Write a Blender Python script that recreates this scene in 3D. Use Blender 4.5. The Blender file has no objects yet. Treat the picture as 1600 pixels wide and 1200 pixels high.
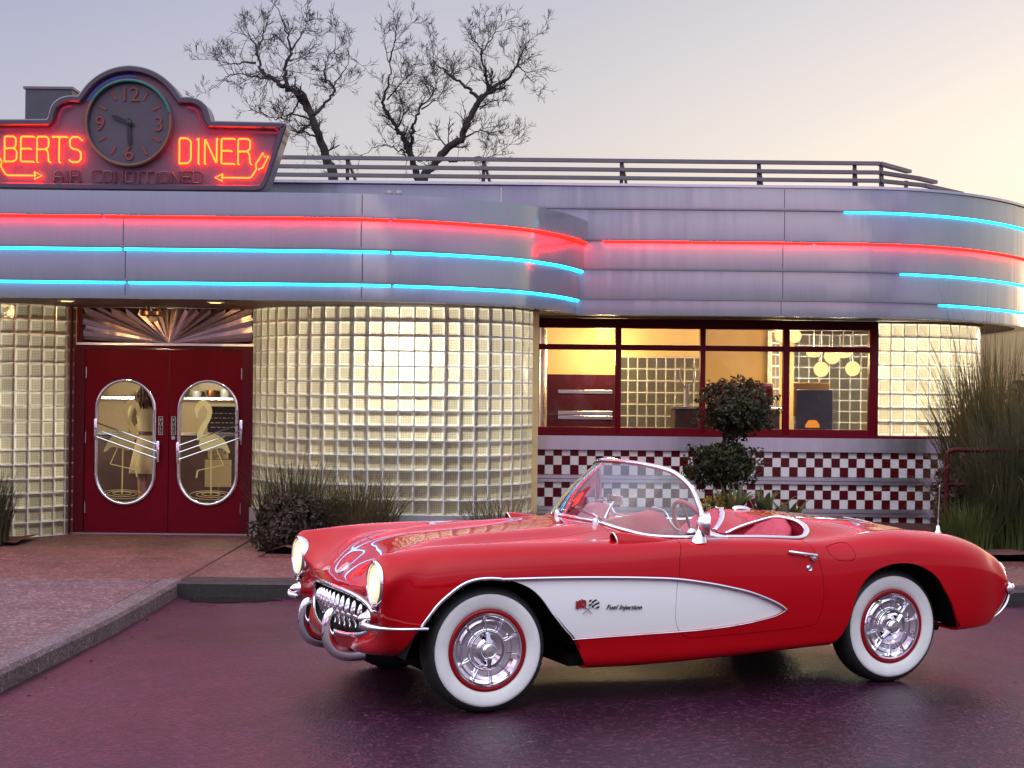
import bpy, bmesh, math, random
import numpy as np
from mathutils import Vector, Matrix

C = bpy.context.scene.collection
sc = bpy.context.scene
PI = math.pi
# ------------------------------------------------------------------ camera
ROLL, HOR, CAMH, FPX = 0.0105, 8.1, 1.717, 2500.0
cam_data = bpy.data.cameras.new("camera")
cam_data.sensor_width = 36.0
cam_data.lens = 36.0 * FPX / 1600.0
cam_data.clip_start = 0.1
cam_data.clip_end = 3000.0
cam = bpy.data.objects.new("camera", cam_data)
C.objects.link(cam)
pitch = math.atan(HOR / FPX)
cam.matrix_world = (Matrix.Translation((0, 0, CAMH)) @ Matrix.Rotation(PI / 2 + pitch, 4, 'X')
                    @ Matrix.Rotation(ROLL, 4, 'Z'))
sc.camera = cam
# ------------------------------------------------------------------ dusk sky
SUN_EL, SUN_AZ = math.radians(3.0), math.radians(38.0)      # azimuth from +Y towards +X (behind the diner, right)
world = bpy.data.worlds.new("World")
sc.world = world
world.use_nodes = True
wt = world.node_tree
wt.nodes.clear()


def wn(kind, **kw):
    n = wt.nodes.new(kind)
    for k, v in kw.items():
        setattr(n, k, v)
    return n


def ramp(node, stops, interp='LINEAR'):
    cr = node.color_ramp
    cr.interpolation = interp
    while len(cr.elements) > 1:
        cr.elements.remove(cr.elements[-1])
    cr.elements[0].position = stops[0][0]
    cr.elements[0].color = (*stops[0][1], 1)
    for p, c in stops[1:]:
        e = cr.elements.new(p)
        e.color = (*c, 1)


w_out = wn('ShaderNodeOutputWorld')
w_bg = wn('ShaderNodeBackground')
w_sky = wn('ShaderNodeTexSky')
w_sky.sky_type = 'NISHITA'
w_sky.sun_disc = False
w_sky.sun_elevation = SUN_EL
w_sky.sun_rotation = SUN_AZ
w_sky.dust_density = 3.0
w_tc = wn('ShaderNodeTexCoord')
w_sun = wn('ShaderNodeVectorMath', operation='DOT_PRODUCT')
w_sun.inputs[1].default_value = (math.sin(SUN_AZ), math.cos(SUN_AZ), 0.0)
w_sep = wn('ShaderNodeSeparateXYZ')
w_r1 = wn('ShaderNodeValToRGB')      # sunset side: by the angle to the sun
ramp(w_r1, [(0.55, (.36, .38, .54)), (0.78, (.36, .367, .465)), (0.895, (.475, .46, .495)), (0.97, (.645, .61, .58)), (1.0, (.76, .69, .61))])
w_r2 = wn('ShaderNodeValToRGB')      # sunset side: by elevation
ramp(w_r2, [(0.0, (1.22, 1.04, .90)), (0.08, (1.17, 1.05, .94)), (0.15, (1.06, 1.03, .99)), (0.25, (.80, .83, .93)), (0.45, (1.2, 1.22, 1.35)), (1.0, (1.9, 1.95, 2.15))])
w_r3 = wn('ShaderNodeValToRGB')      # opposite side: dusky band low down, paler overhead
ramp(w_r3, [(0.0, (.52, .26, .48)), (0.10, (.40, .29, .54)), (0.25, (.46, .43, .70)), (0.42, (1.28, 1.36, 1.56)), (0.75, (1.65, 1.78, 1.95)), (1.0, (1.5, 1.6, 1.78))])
w_mr = wn('ShaderNodeMapRange')
w_mr.inputs['From Min'].default_value = -1
w_mr.inputs['From Max'].default_value = 1
w_side = wn('ShaderNodeMapRange', interpolation_type='SMOOTHSTEP')
w_side.inputs['From Min'].default_value = -.25
w_side.inputs['From Max'].default_value = .5
w_mul = wn('ShaderNodeMix', data_type='RGBA', blend_type='MULTIPLY')
w_mul.inputs[0].default_value = 1.0
w_mix = wn('ShaderNodeMix', data_type='RGBA', blend_type='MIX')
w_scl = wn('ShaderNodeMix', data_type='RGBA', blend_type='MULTIPLY')
w_scl.inputs[0].default_value = 1.0
w_scl.inputs[7].default_value = (.025, .025, .025, 1)
w_add = wn('ShaderNodeMix', data_type='RGBA', blend_type='ADD')
w_add.inputs[0].default_value = 1.0
L = wt.links.new
L(w_tc.outputs['Generated'], w_sun.inputs[0])
L(w_tc.outputs['Generated'], w_sep.inputs[0])
L(w_sun.outputs['Value'], w_mr.inputs['Value'])
L(w_sun.outputs['Value'], w_side.inputs['Value'])
L(w_mr.outputs[0], w_r1.inputs[0])
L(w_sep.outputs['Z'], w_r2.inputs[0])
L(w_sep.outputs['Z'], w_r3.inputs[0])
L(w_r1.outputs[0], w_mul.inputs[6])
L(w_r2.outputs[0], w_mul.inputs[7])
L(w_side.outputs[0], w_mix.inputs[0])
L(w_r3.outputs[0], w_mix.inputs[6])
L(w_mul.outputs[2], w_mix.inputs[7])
L(w_sky.outputs[0], w_scl.inputs[6])
w_map = wn('ShaderNodeMapping')
w_map.inputs['Scale'].default_value = (1.0, 1.0, 3.2)
w_nz = wn('ShaderNodeTexNoise')
w_nz.inputs['Scale'].default_value = 2.6
w_nz.inputs['Detail'].default_value = 5
w_cl = wn('ShaderNodeMapRange', interpolation_type='SMOOTHSTEP')
w_cl.inputs['From Min'].default_value = .50
w_cl.inputs['From Max'].default_value = .70
w_inv = wn('ShaderNodeMath', operation='SUBTRACT')
w_inv.inputs[0].default_value = 1.0
w_cm = wn('ShaderNodeMath', operation='MULTIPLY')
w_cc = wn('ShaderNodeMix', data_type='RGBA', blend_type='ADD')
w_cc.inputs[7].default_value = (.85, .58, .42, 1)
L(w_tc.outputs['Generated'], w_map.inputs[0])
L(w_map.outputs[0], w_nz.inputs['Vector'])
L(w_nz.outputs[0], w_cl.inputs['Value'])
L(w_side.outputs[0], w_inv.inputs[1])
L(w_cl.outputs[0], w_cm.inputs[0])
L(w_inv.outputs[0], w_cm.inputs[1])
L(w_cm.outputs[0], w_cc.inputs[0])
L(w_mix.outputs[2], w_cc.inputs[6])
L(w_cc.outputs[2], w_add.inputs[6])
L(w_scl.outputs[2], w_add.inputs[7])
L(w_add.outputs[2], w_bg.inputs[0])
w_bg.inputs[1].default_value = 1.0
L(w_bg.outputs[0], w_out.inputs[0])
# low sun behind the diner
sun_d = bpy.data.lights.new("sun", 'SUN')
sun_d.energy = 0.35
sun_d.angle = math.radians(1.5)
sun_d.color = (1.0, .72, .45)
sun = bpy.data.objects.new("sun", sun_d)
C.objects.link(sun)
sd = Vector((math.sin(SUN_AZ) * math.cos(SUN_EL), math.cos(SUN_AZ) * math.cos(SUN_EL), math.sin(SUN_EL)))
sun.rotation_euler = sd.to_track_quat('Z', 'Y').to_euler()
# ------------------------------------------------------------------ exposure, renderer
sc.view_settings.view_transform = 'Standard'
sc.view_settings.look = 'None'
sc.view_settings.exposure = 0.38
sc.view_settings.gamma = 1.0
sc.render.engine = 'CYCLES'
sc.cycles.use_denoising = True
try:
    sc.cycles.denoiser = 'OPENIMAGEDENOISE'
except Exception:
    pass
sc.cycles.max_bounces = 10
sc.cycles.transparent_max_bounces = 24
sc.cycles.glossy_bounces = 5
sc.cycles.transmission_bounces = 6
sc.cycles.diffuse_bounces = 3
sc.cycles.sample_clamp_indirect = 4.0
sc.cycles.caustics_reflective = False
sc.cycles.caustics_refractive = False

# ------------------------------------------------------------------ helpers: materials
MATS = {}


def new_mat(name):
    m = bpy.data.materials.new(name)
    m.use_nodes = True
    nt = m.node_tree
    b = nt.nodes['Principled BSDF']
    MATS[name] = m
    return m, nt, b


def mat(name, col, rough=.5, metal=0.0, coat=0.0, spec=.5, emit=None, estr=1.0, noise=0.0, nscale=8.0, bump=0.0, bscale=60.0,
        rough_noise=0.0, stretch=(1, 1, 1), sheen=0.0, coat_rough=.03, transl=0.0, ncol=None, detail=6.0):
    m, nt, b = new_mat(name)
    b.inputs['Base Color'].default_value = (*col, 1)
    b.inputs['Roughness'].default_value = rough
    b.inputs['Metallic'].default_value = metal
    b.inputs['Coat Weight'].default_value = coat
    b.inputs['Coat Roughness'].default_value = coat_rough
    b.inputs['Specular IOR Level'].default_value = spec
    if sheen:
        b.inputs['Sheen Weight'].default_value = sheen
    if emit is not None:
        b.inputs['Emission Color'].default_value = (*emit, 1)
        b.inputs['Emission Strength'].default_value = estr
    if noise or bump or rough_noise or ncol:
        tc = nt.nodes.new('ShaderNodeTexCoord')
        mp = nt.nodes.new('ShaderNodeMapping')
        mp.inputs['Scale'].default_value = stretch
        nt.links.new(tc.outputs['Object'], mp.inputs[0])
    if noise or ncol:
        n = nt.nodes.new('ShaderNodeTexNoise')
        n.inputs['Scale'].default_value = nscale
        n.inputs['Detail'].default_value = detail
        nt.links.new(mp.outputs[0], n.inputs['Vector'])
        r = nt.nodes.new('ShaderNodeValToRGB')
        c2 = ncol if ncol else tuple(min(1, c * (1 + noise)) for c in col)
        c1 = col if ncol else tuple(c * (1 - noise) for c in col)
        ramp(r, [(.35, c1), (.65, c2)])
        nt.links.new(n.outputs[0], r.inputs[0])
        nt.links.new(r.outputs[0], b.inputs['Base Color'])
    if rough_noise:
        n = nt.nodes.new('ShaderNodeTexNoise')
        n.inputs['Scale'].default_value = nscale * 1.7
        n.inputs['Detail'].default_value = 4
        nt.links.new(mp.outputs[0], n.inputs['Vector'])
        q = nt.nodes.new('ShaderNodeMapRange')
        q.inputs['To Min'].default_value = max(0.02, rough - rough_noise)
        q.inputs['To Max'].default_value = rough + rough_noise
        nt.links.new(n.outputs[0], q.inputs[0])
        nt.links.new(q.outputs[0], b.inputs['Roughness'])
    if bump:
        n = nt.nodes.new('ShaderNodeTexNoise')
        n.inputs['Scale'].default_value = bscale
        n.inputs['Detail'].default_value = 5
        nt.links.new(mp.outputs[0], n.inputs['Vector'])
        bp = nt.nodes.new('ShaderNodeBump')
        bp.inputs['Strength'].default_value = bump
        bp.inputs['Distance'].default_value = .01
        nt.links.new(n.outputs[0], bp.inputs['Height'])
        nt.links.new(bp.outputs[0], b.inputs['Normal'])
    return m


def glass_mat(name, tint=(1, 1, 1), ior=1.45, boost=1.0):
    """thin window glass: clear, with the Fresnel reflection of a pane"""
    m = bpy.data.materials.new(name)
    m.use_nodes = True
    nt = m.node_tree
    nt.nodes.clear()
    o = nt.nodes.new('ShaderNodeOutputMaterial')
    t = nt.nodes.new('ShaderNodeBsdfTransparent')
    t.inputs[0].default_value = (*tint, 1)
    g = nt.nodes.new('ShaderNodeBsdfGlossy')
    g.inputs['Roughness'].default_value = .01
    f = nt.nodes.new('ShaderNodeFresnel')
    f.inputs[0].default_value = ior
    k = nt.nodes.new('ShaderNodeMath')
    k.operation = 'MULTIPLY'
    k.inputs[1].default_value = boost
    mx = nt.nodes.new('ShaderNodeMixShader')
    nt.links.new(f.outputs[0], k.inputs[0])
    nt.links.new(k.outputs[0], mx.inputs[0])
    nt.links.new(t.outputs[0], mx.inputs[1])
    nt.links.new(g.outputs[0], mx.inputs[2])
    nt.links.new(mx.outputs[0], o.inputs[0])
    MATS[name] = m
    return m


def emit_mat(name, col, strength):
    m = bpy.data.materials.new(name)
    m.use_nodes = True
    nt = m.node_tree
    nt.nodes.clear()
    o = nt.nodes.new('ShaderNodeOutputMaterial')
    e = nt.nodes.new('ShaderNodeEmission')
    e.inputs[0].default_value = (*col, 1)
    e.inputs[1].default_value = strength
    nt.links.new(e.outputs[0], o.inputs[0])
    MATS[name] = m
    return m


# ------------------------------------------------------------------ helpers: meshes
class MB:
    """collects shapes, then links them as ONE mesh object"""

    def __init__(self):
        self.v, self.f, self.m = [], [], []

    def add(self, verts, faces, mi=0):
        o = len(self.v)
        self.v.extend([tuple(p) for p in verts])
        self.f.extend([tuple(i + o for i in f) for f in faces])
        self.m.extend([mi] * len(faces))
        return self

    def box(self, x0, x1, y0, y1, z0, z1, mi=0):
        v = [(x, y, z) for z in (z0, z1) for y in (y0, y1) for x in (x0, x1)]
        return self.add(v, [(0, 2, 3, 1), (4, 5, 7, 6), (0, 1, 5, 4), (2, 6, 7, 3), (0, 4, 6, 2), (1, 3, 7, 5)], mi)

    def rbox(self, x0, x1, y0, y1, z0, z1, r=.01, mi=0, seg=2):
        bm = bmesh.new()
        bmesh.ops.create_cube(bm, size=1)
        for v in bm.verts:
            v.co = ((x0 + x1) / 2 + v.co.x * (x1 - x0), (y0 + y1) / 2 + v.co.y * (y1 - y0), (z0 + z1) / 2 + v.co.z * (z1 - z0))
        bmesh.ops.bevel(bm, geom=bm.edges[:], offset=r, segments=seg, affect='EDGES', profile=.5)
        bm.verts.index_update()
        self.add([v.co[:] for v in bm.verts], [[v.index for v in f.verts] for f in bm.faces], mi)
        bm.free()
        return self

    def bar(self, a, b, w, d, up=(0, 0, 1), mi=0):
        a, b = Vector(a), Vector(b)
        t = (b - a).normalized()
        s = t.cross(Vector(up)).normalized() * w / 2
        u = s.cross(t).normalized() * d / 2
        v = [p + i * s + j * u for p in (a, b) for i, j in ((-1, -1), (1, -1), (1, 1), (-1, 1))]
        return self.add(v, [(3, 2, 1, 0), (4, 5, 6, 7), (0, 1, 5, 4), (1, 2, 6, 5), (2, 3, 7, 6), (3, 0, 4, 7)], mi)

    def tube(self, pts, r, sides=8, closed=False, caps=True, mi=0, flat=None):
        P = [Vector(p) for p in pts]
        n = len(P)
        R = r if hasattr(r, '__len__') else [r] * n
        T = []
        for i in range(n):
            a = P[(i - 1) % n] if (closed or i > 0) else P[i]
            b = P[(i + 1) % n] if (closed or i < n - 1) else P[i]
            t = b - a
            T.append(t.normalized() if t.length > 1e-9 else Vector((0, 0, 1)))
        nrm = T[0].orthogonal().normalized()
        if flat is not None:
            fv = Vector(flat)
            nrm = (fv - T[0] * fv.dot(T[0])).normalized()
        v, f = [], []
        for i in range(n):
            if flat is not None:
                nn = fv - T[i] * fv.dot(T[i])
            else:
                nn = nrm - T[i] * nrm.dot(T[i])
            if nn.length > 1e-6:
                nrm = nn.normalized()
            bn = T[i].cross(nrm)
            ri = R[i]
            rx, ry = ri if hasattr(ri, '__len__') else (ri, ri)
            for k in range(sides):
                a = 2 * PI * k / sides
                v.append(P[i] + nrm * math.cos(a) * rx + bn * math.sin(a) * ry)
        m = n if closed else n - 1
        for i in range(m):
            for k in range(sides):
                a, b = i * sides + k, i * sides + (k + 1) % sides
                c, d = ((i + 1) % n) * sides + (k + 1) % sides, ((i + 1) % n) * sides + k
                f.append((a, b, c, d))
        if caps and not closed:
            f.append(tuple(range(sides))[::-1])
            f.append(tuple((n - 1) * sides + k for k in range(sides)))
        return self.add(v, f, mi)

    def lathe(self, prof, center=(0, 0, 0), axis='Z', seg=32, mi=0, sx=1.0, sy=1.0):
        """prof: (radius, height) pairs"""
        v, f = [], []
        cx, cy, cz = center
        for (r, h) in prof:
            for k in range(seg):
                a = 2 * PI * k / seg
                x, y = r * math.cos(a) * sx, r * math.sin(a) * sy
                if axis == 'Z':
                    v.append((cx + x, cy + y, cz + h))
                elif axis == 'Y':
                    v.append((cx + x, cy + h, cz + y))
                else:
                    v.append((cx + h, cy + x, cz + y))
        for i in range(len(prof) - 1):
            for k in range(seg):
                k2 = (k + 1) % seg
                q = (i * seg + k, i * seg + k2, (i + 1) * seg + k2, (i + 1) * seg + k)
                f.append(q if axis != 'Y' else q[::-1])
        return self.add(v, f, mi)

    def grid(self, rows, mi=0, closed=False):
        n, m = len(rows), len(rows[0])
        v = [p for r in rows for p in r]
        f = []
        for i in range(n - 1):
            for j in range(m if closed else m - 1):
                j2 = (j + 1) % m
                f.append((i * m + j, i * m + j2, (i + 1) * m + j2, (i + 1) * m + j))
        return self.add(v, f, mi)

    def prism(self, outline, h0, h1, axis='Z', mi=0, cap0=True, cap1=True):
        """outline: 2D points; extruded along axis (X: (y,z), Y: (x,z), Z: (x,y))"""
        def P(p, h):
            return (h, p[0], p[1]) if axis == 'X' else (p[0], h, p[1]) if axis == 'Y' else (p[0], p[1], h)
        n = len(outline)
        v = [P(p, h0) for p in outline] + [P(p, h1) for p in outline]
        f = [(i, (i + 1) % n, n + (i + 1) % n, n + i) for i in range(n)]
        if cap0:
            f.append(tuple(range(n))[::-1])
        if cap1:
            f.append(tuple(range(n, 2 * n)))
        return self.add(v, f, mi)

    def xform(self, M, start=0):
        for i in range(start, len(self.v)):
            self.v[i] = tuple(M @ Vector(self.v[i]))
        return self

    def build(self, name, m, parent=None, smooth=None, fix=True, loc=None):
        me = bpy.data.meshes.new(name)
        me.from_pydata(self.v, [], self.f)
        ms = m if isinstance(m, (list, tuple)) else [m]
        for x in ms:
            me.materials.append(x)
        if len(ms) > 1:
            me.polygons.foreach_set('material_index', self.m)
        me.validate()
        if fix:
            bm = bmesh.new()
            bm.from_mesh(me)
            bmesh.ops.recalc_face_normals(bm, faces=bm.faces)
            bm.to_mesh(me)
            bm.free()
        if smooth is not None:
            me.polygons.foreach_set('use_smooth', [True] * len(me.polygons))
            if smooth < 180:
                me.set_sharp_from_angle(angle=math.radians(smooth))
        me.update()
        o = bpy.data.objects.new(name, me)
        C.objects.link(o)
        if parent is not None:
            o.parent = parent
        if loc is not None:
            o.location = loc
        return o


def tag(o, label=None, cat=None, group=None, kind=None):
    if label:
        o['label'] = label
    if cat:
        o['category'] = cat
    if group:
        o['group'] = group
    if kind:
        o['kind'] = kind
    return o


def thing(name, label, cat, loc=(0, 0, 0), rotz=0.0, group=None):
    o = bpy.data.objects.new(name, None)
    o.empty_display_size = .2
    C.objects.link(o)
    o.location = loc
    o.rotation_euler = (0, 0, rotz)
    return tag(o, label, cat, group)


def copy_tree(o, parent=None, label=None, group=None):
    c = o.copy()
    C.objects.link(c)
    if parent is not None:
        c.parent = parent
    if label:
        c['label'] = label
    if group:
        c['group'] = group
    for ch in list(o.children):
        copy_tree(ch, c)
    return c


def catmull(pts, n=8, closed=False):
    """smooth curve through points (any dimension), n steps per span"""
    P = [np.array(p, float) for p in pts]
    N = len(P)
    out = []
    for i in range(N if closed else N - 1):
        p0 = P[(i - 1) % N] if (closed or i > 0) else 2 * P[i] - P[i + 1]
        p1, p2 = P[i], P[(i + 1) % N]
        p3 = P[(i + 2) % N] if (closed or i < N - 2) else 2 * P[i + 1] - P[i]
        for k in range(n):
            t = k / n
            out.append(.5 * ((2 * p1) + (-p0 + p2) * t + (2 * p0 - 5 * p1 + 4 * p2 - p3) * t * t + (-p0 + 3 * p1 - 3 * p2 + p3) * t ** 3))
    if not closed:
        out.append(P[-1])
    return [tuple(p) for p in out]


def poly_sdf(px, py, poly):
    """signed distance (positive inside) of points to a closed polygon, numpy"""
    px, py = np.asarray(px, float), np.asarray(py, float)
    d = np.full(px.shape, 1e9)
    inside = np.zeros(px.shape, bool)
    n = len(poly)
    for i in range(n):
        ax, ay = poly[i][:2]
        bx, by = poly[(i + 1) % n][:2]
        ex, ey = bx - ax, by - ay
        l2 = ex * ex + ey * ey + 1e-18
        t = np.clip(((px - ax) * ex + (py - ay) * ey) / l2, 0, 1)
        d = np.minimum(d, np.hypot(px - ax - t * ex, py - ay - t * ey))
        c = (ay > py) != (by > py)
        with np.errstate(divide='ignore', invalid='ignore'):
            xi = ax + (py - ay) * ex / (ey if abs(ey) > 1e-15 else 1e-15)
        inside ^= c & (px < xi)
    return np.where(inside, d, -d)
# ================================================================== the car
# car frame: x = towards the tail (front axle = 0), y = towards the far side, z up; near side is y < 0
CAR_YAW = math.radians(23.4)
CAR_LOC = (-.432, 9.198, 0)

red_paint = mat('red paint', (.45, .0012, .006), rough=.35, coat=1.0, coat_rough=.012, spec=.03)
red_paint.node_tree.nodes['Principled BSDF'].inputs['Coat IOR'].default_value = 1.34
white_paint = mat('white paint', (.90, .91, .91), rough=.3, coat=1.0, coat_rough=.03)
chrome = mat('chrome', (.86, .86, .88), rough=.06, metal=1.0)
dull_chrome = mat('satin metal', (.62, .62, .66), rough=.25, metal=1.0)
black_liner = mat('black underbody', (.006, .006, .006), rough=.9, spec=.1)
tire_black = mat('tire rubber', (.011, .011, .012), rough=.62, noise=.3, nscale=30, bump=.15, bscale=90)
white_wall = mat('whitewall rubber', (.74, .74, .73), rough=.55, noise=.05, nscale=9, bump=.05)
red_rim = mat('red wheel paint', (.26, .002, .006), rough=.35, coat=.5, spec=.1)
leather = mat('red leather', (.52, .035, .075), rough=.42, noise=.12, nscale=14, bump=.25, bscale=120)
dash_red = mat('dash vinyl', (.45, .02, .05), rough=.38, bump=.1, bscale=160)
carpet = mat('dark red carpet', (.09, .006, .012), rough=.95, bump=.5, bscale=300)
lens_lit, nt_, b_ = new_mat('lit headlight')
b_.inputs['Base Color'].default_value = (.5, .48, .42, 1)
b_.inputs['Roughness'].default_value = .12
tc_ = nt_.nodes.new('ShaderNodeTexCoord')
wv_ = nt_.nodes.new('ShaderNodeTexWave')
wv_.bands_direction = 'Y'
wv_.inputs['Scale'].default_value = 26
gr_ = nt_.nodes.new('ShaderNodeVectorMath')
gr_.operation = 'LENGTH'
rp_ = nt_.nodes.new('ShaderNodeValToRGB')
ramp(rp_, [(.0, (1.7, 1.5, .98)), (.45, (1.05, .86, .50)), (.80, (.80, .56, .26)), (1.0, (.28, .16, .05))])
mr_ = nt_.nodes.new('ShaderNodeMapRange')
mr_.inputs['From Max'].default_value = .104
mr2_ = nt_.nodes.new('ShaderNodeMapRange')
mr2_.inputs['To Min'].default_value = .72
mr2_.inputs['To Max'].default_value = 1.12
nt_.links.new(tc_.outputs['Object'], wv_.inputs['Vector'])
nt_.links.new(tc_.outputs['Object'], gr_.inputs[0])
nt_.links.new(gr_.outputs['Value'], mr_.inputs[0])
nt_.links.new(mr_.outputs[0], rp_.inputs[0])
nt_.links.new(rp_.outputs[0], b_.inputs['Emission Color'])
nt_.links.new(wv_.outputs[1], mr2_.inputs[0])
nt_.links.new(mr2_.outputs[0], b_.inputs['Emission Strength'])
clear_glass = glass_mat('windshield glass', (.90, .93, .97), 1.5, 1.9)
tail_red = mat('tail lens', (.30, .004, .004), rough=.12, coat=1.0)
grille_dark = mat('grille cavity', (.006, .006, .007), rough=.8)
black_enamel = mat('black enamel', (.01, .01, .012), rough=.3)


def herm(knots, x):
    k = np.array(knots, float)
    X, Y = k[:, 0], k[:, 1]
    n = len(X)
    d = np.diff(Y) / np.diff(X)
    m = np.zeros(n)
    for i in range(1, n - 1):
        h0, h1 = X[i] - X[i - 1], X[i + 1] - X[i]
        m[i] = (d[i - 1] * h1 + d[i] * h0) / (h0 + h1)
    m[0], m[-1] = d[0], d[-1]
    x = np.clip(np.asarray(x, float), X[0], X[-1])
    i = np.clip(np.searchsorted(X, x) - 1, 0, n - 2)
    h = X[i + 1] - X[i]
    t = (x - X[i]) / h
    return ((2 * t ** 3 - 3 * t ** 2 + 1) * Y[i] + (t ** 3 - 2 * t ** 2 + t) * h * m[i]
            + (-2 * t ** 3 + 3 * t ** 2) * Y[i + 1] + (t ** 3 - t ** 2) * h * m[i + 1])


K_LC = [(-.35, .715), (0, .735), (.5, .745), (.9, .765), (1.1, .782), (1.6, .795), (2.0, .785), (2.3, .755), (2.6, .735), (3.0, .70), (3.3, .66), (3.44, .62)]
K_ZC = [(-.35, .876), (-.2, .886), (0, .891), (.4, .892), (.8, .887), (1.1, .884), (1.5, .880), (1.85, .868), (2.05, .858), (2.2, .864), (2.4, .884), (2.57, .898), (2.7, .897), (2.85, .887), (3.06, .863), (3.18, .838), (3.30, .798), (3.38, .762), (3.44, .72)]
K_LS = [(-.35, .868), (0, .882), (.5, .880), (1.0, .880), (1.5, .884), (2.0, .890), (2.5, .902), (2.8, .902), (3.1, .878), (3.28, .835), (3.38, .795), (3.44, .77)]
K_ZB = [(-.35, .30), (0, .25), (.59, .206), (1.17, .207), (1.71, .229), (2.13, .247), (2.6, .265), (3.06, .29), (3.28, .292), (3.38, .315)]
K_H0 = [(-.35, .815), (-.3, .832), (-.15, .858), (0, .872), (.3, .893), (.6, .925), (.85, .954), (.95, .958), (1.3, .93), (1.6, .82), (1.72, .80), (1.90, .832), (1.97, .878), (2.03, .908), (2.1, .930), (2.3, .946), (2.5, .936), (2.82, .905), (2.95, .883), (3.15, .828), (3.28, .775), (3.38, .72)]
K_HR = [(-.35, .823), (-.3, .838), (-.19, .870), (-.04, .896), (.2, .917), (.5, .930), (.76, .942), (.95, .946), (1.3, .92), (1.6, .91), (1.8, .93), (1.95, .945), (2.1, .956), (2.3, .951), (2.6, .927), (2.9, .886), (3.1, .845), (3.28, .778), (3.38, .72)]
K_HV = [(-.35, .82), (-.3, .834), (-.1, .852), (.2, .868), (.6, .886), (.9, .922), (1.2, .91), (1.7, .905), (2.0, .922), (2.15, .935), (2.3, .925), (2.5, .908), (2.7, .893), (3.0, .860), (3.15, .825), (3.28, .775), (3.38, .72)]

SREG = [-.35, -.2, 0, .2, .4, .6, .8, .95, 1.1, 1.3, 1.5, 1.7, 1.85, 2.0, 2.15, 2.3, 2.45, 2.6, 2.8, 3.0, 3.15, 3.28, 3.38]


def regular(s):
    lc, zc, ls, zb = (float(herm(k, s)) for k in (K_LC, K_ZC, K_LS, K_ZB))
    h0, hr, hv = (float(herm(k, s)) for k in (K_H0, K_HR, K_HV))
    belt = .012 * math.exp(-((s - 1.5) / .5) ** 4)
    return [(s, 0, h0), (s, .20, h0 + .22 * (hr - h0)), (s, .345, hr), (s, .50, hv), (s, lc - .085, zc - .008 + belt), (s, lc, zc),
            (s, lc + .62 * (ls - lc), zc - .038), (s, ls - .010, zc - .125), (s, ls, .60), (s, ls - .010, .46), (s, ls - .032, .335),
            (s, ls - .075, zb), (s, ls - .30, zb + .005)]


def ell(a):
    a = math.radians(a)
    ca, sa = math.cos(a), math.sin(a)
    l = .55 * math.copysign(abs(ca) ** .72, ca) if abs(ca) > 1e-9 else 0
    z = .49 + .122 * math.copysign(abs(sa) ** .80, sa)
    return (-.622 + .075 * (l / .55) ** 2, l, z)


F0 = [ell(a) for a in (90, 71, 54, 38, 24, 13, 4, -6, -22, -42, -62, -78, -90)]
F1 = [(-.600, 0, .648), (-.597, .21, .648), (-.590, .34, .643), (-.585, .46, .638), (-.580, .555, .64), (-.585, .625, .635), (-.582, .66, .58),
      (-.575, .668, .52), (-.572, .652, .44), (-.582, .56, .365), (-.590, .42, .328), (-.597, .22, .312), (-.60, 0, .306)]
F2 = [(-.548, 0, .698), (-.545, .2, .702), (-.540, .33, .700), (-.540, .455, .690), (-.605, .595, .712), (-.618, .722, .828), (-.610, .852, .70),
      (-.590, .812, .565), (-.555, .785, .46), (-.55, .72, .365), (-.55, .60, .312), (-.56, .38, .285), (-.56, .15, .275)]
F3 = [(-.45, 0, .768), (-.45, .2, .772), (-.44, .335, .776), (-.44, .48, .762), (-.46, .605, .815), (-.48, .718, .864), (-.48, .842, .800),
      (-.47, .862, .69), (-.46, .858, .56), (-.46, .835, .43), (-.45, .785, .345), (-.44, .70, .305), (-.44, .45, .285)]
E1 = [(3.47, 0, .665), (3.47, .2, .665), (3.47, .36, .665), (3.47, .5, .665), (3.475, .58, .69), (3.48, .635, .702), (3.492, .715, .655),
      (3.502, .762, .57), (3.50, .757, .48), (3.472, .74, .40), (3.42, .71, .345), (3.37, .64, .318), (3.37, .35, .31)]
E2 = [(3.492, 0, .595), (3.492, .2, .595), (3.492, .36, .595), (3.492, .48, .592), (3.51, .55, .607), (3.513, .60, .607), (3.518, .645, .58),
      (3.521, .665, .53), (3.518, .655, .48), (3.495, .62, .43), (3.475, .52, .39), (3.455, .35, .37), (3.45, .15, .365)]
E3 = [(3.522, l, .5) for l in (0, .2, .34, .42, .48, .52, .55, .555, .54, .46, .36, .2, 0)]


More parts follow.
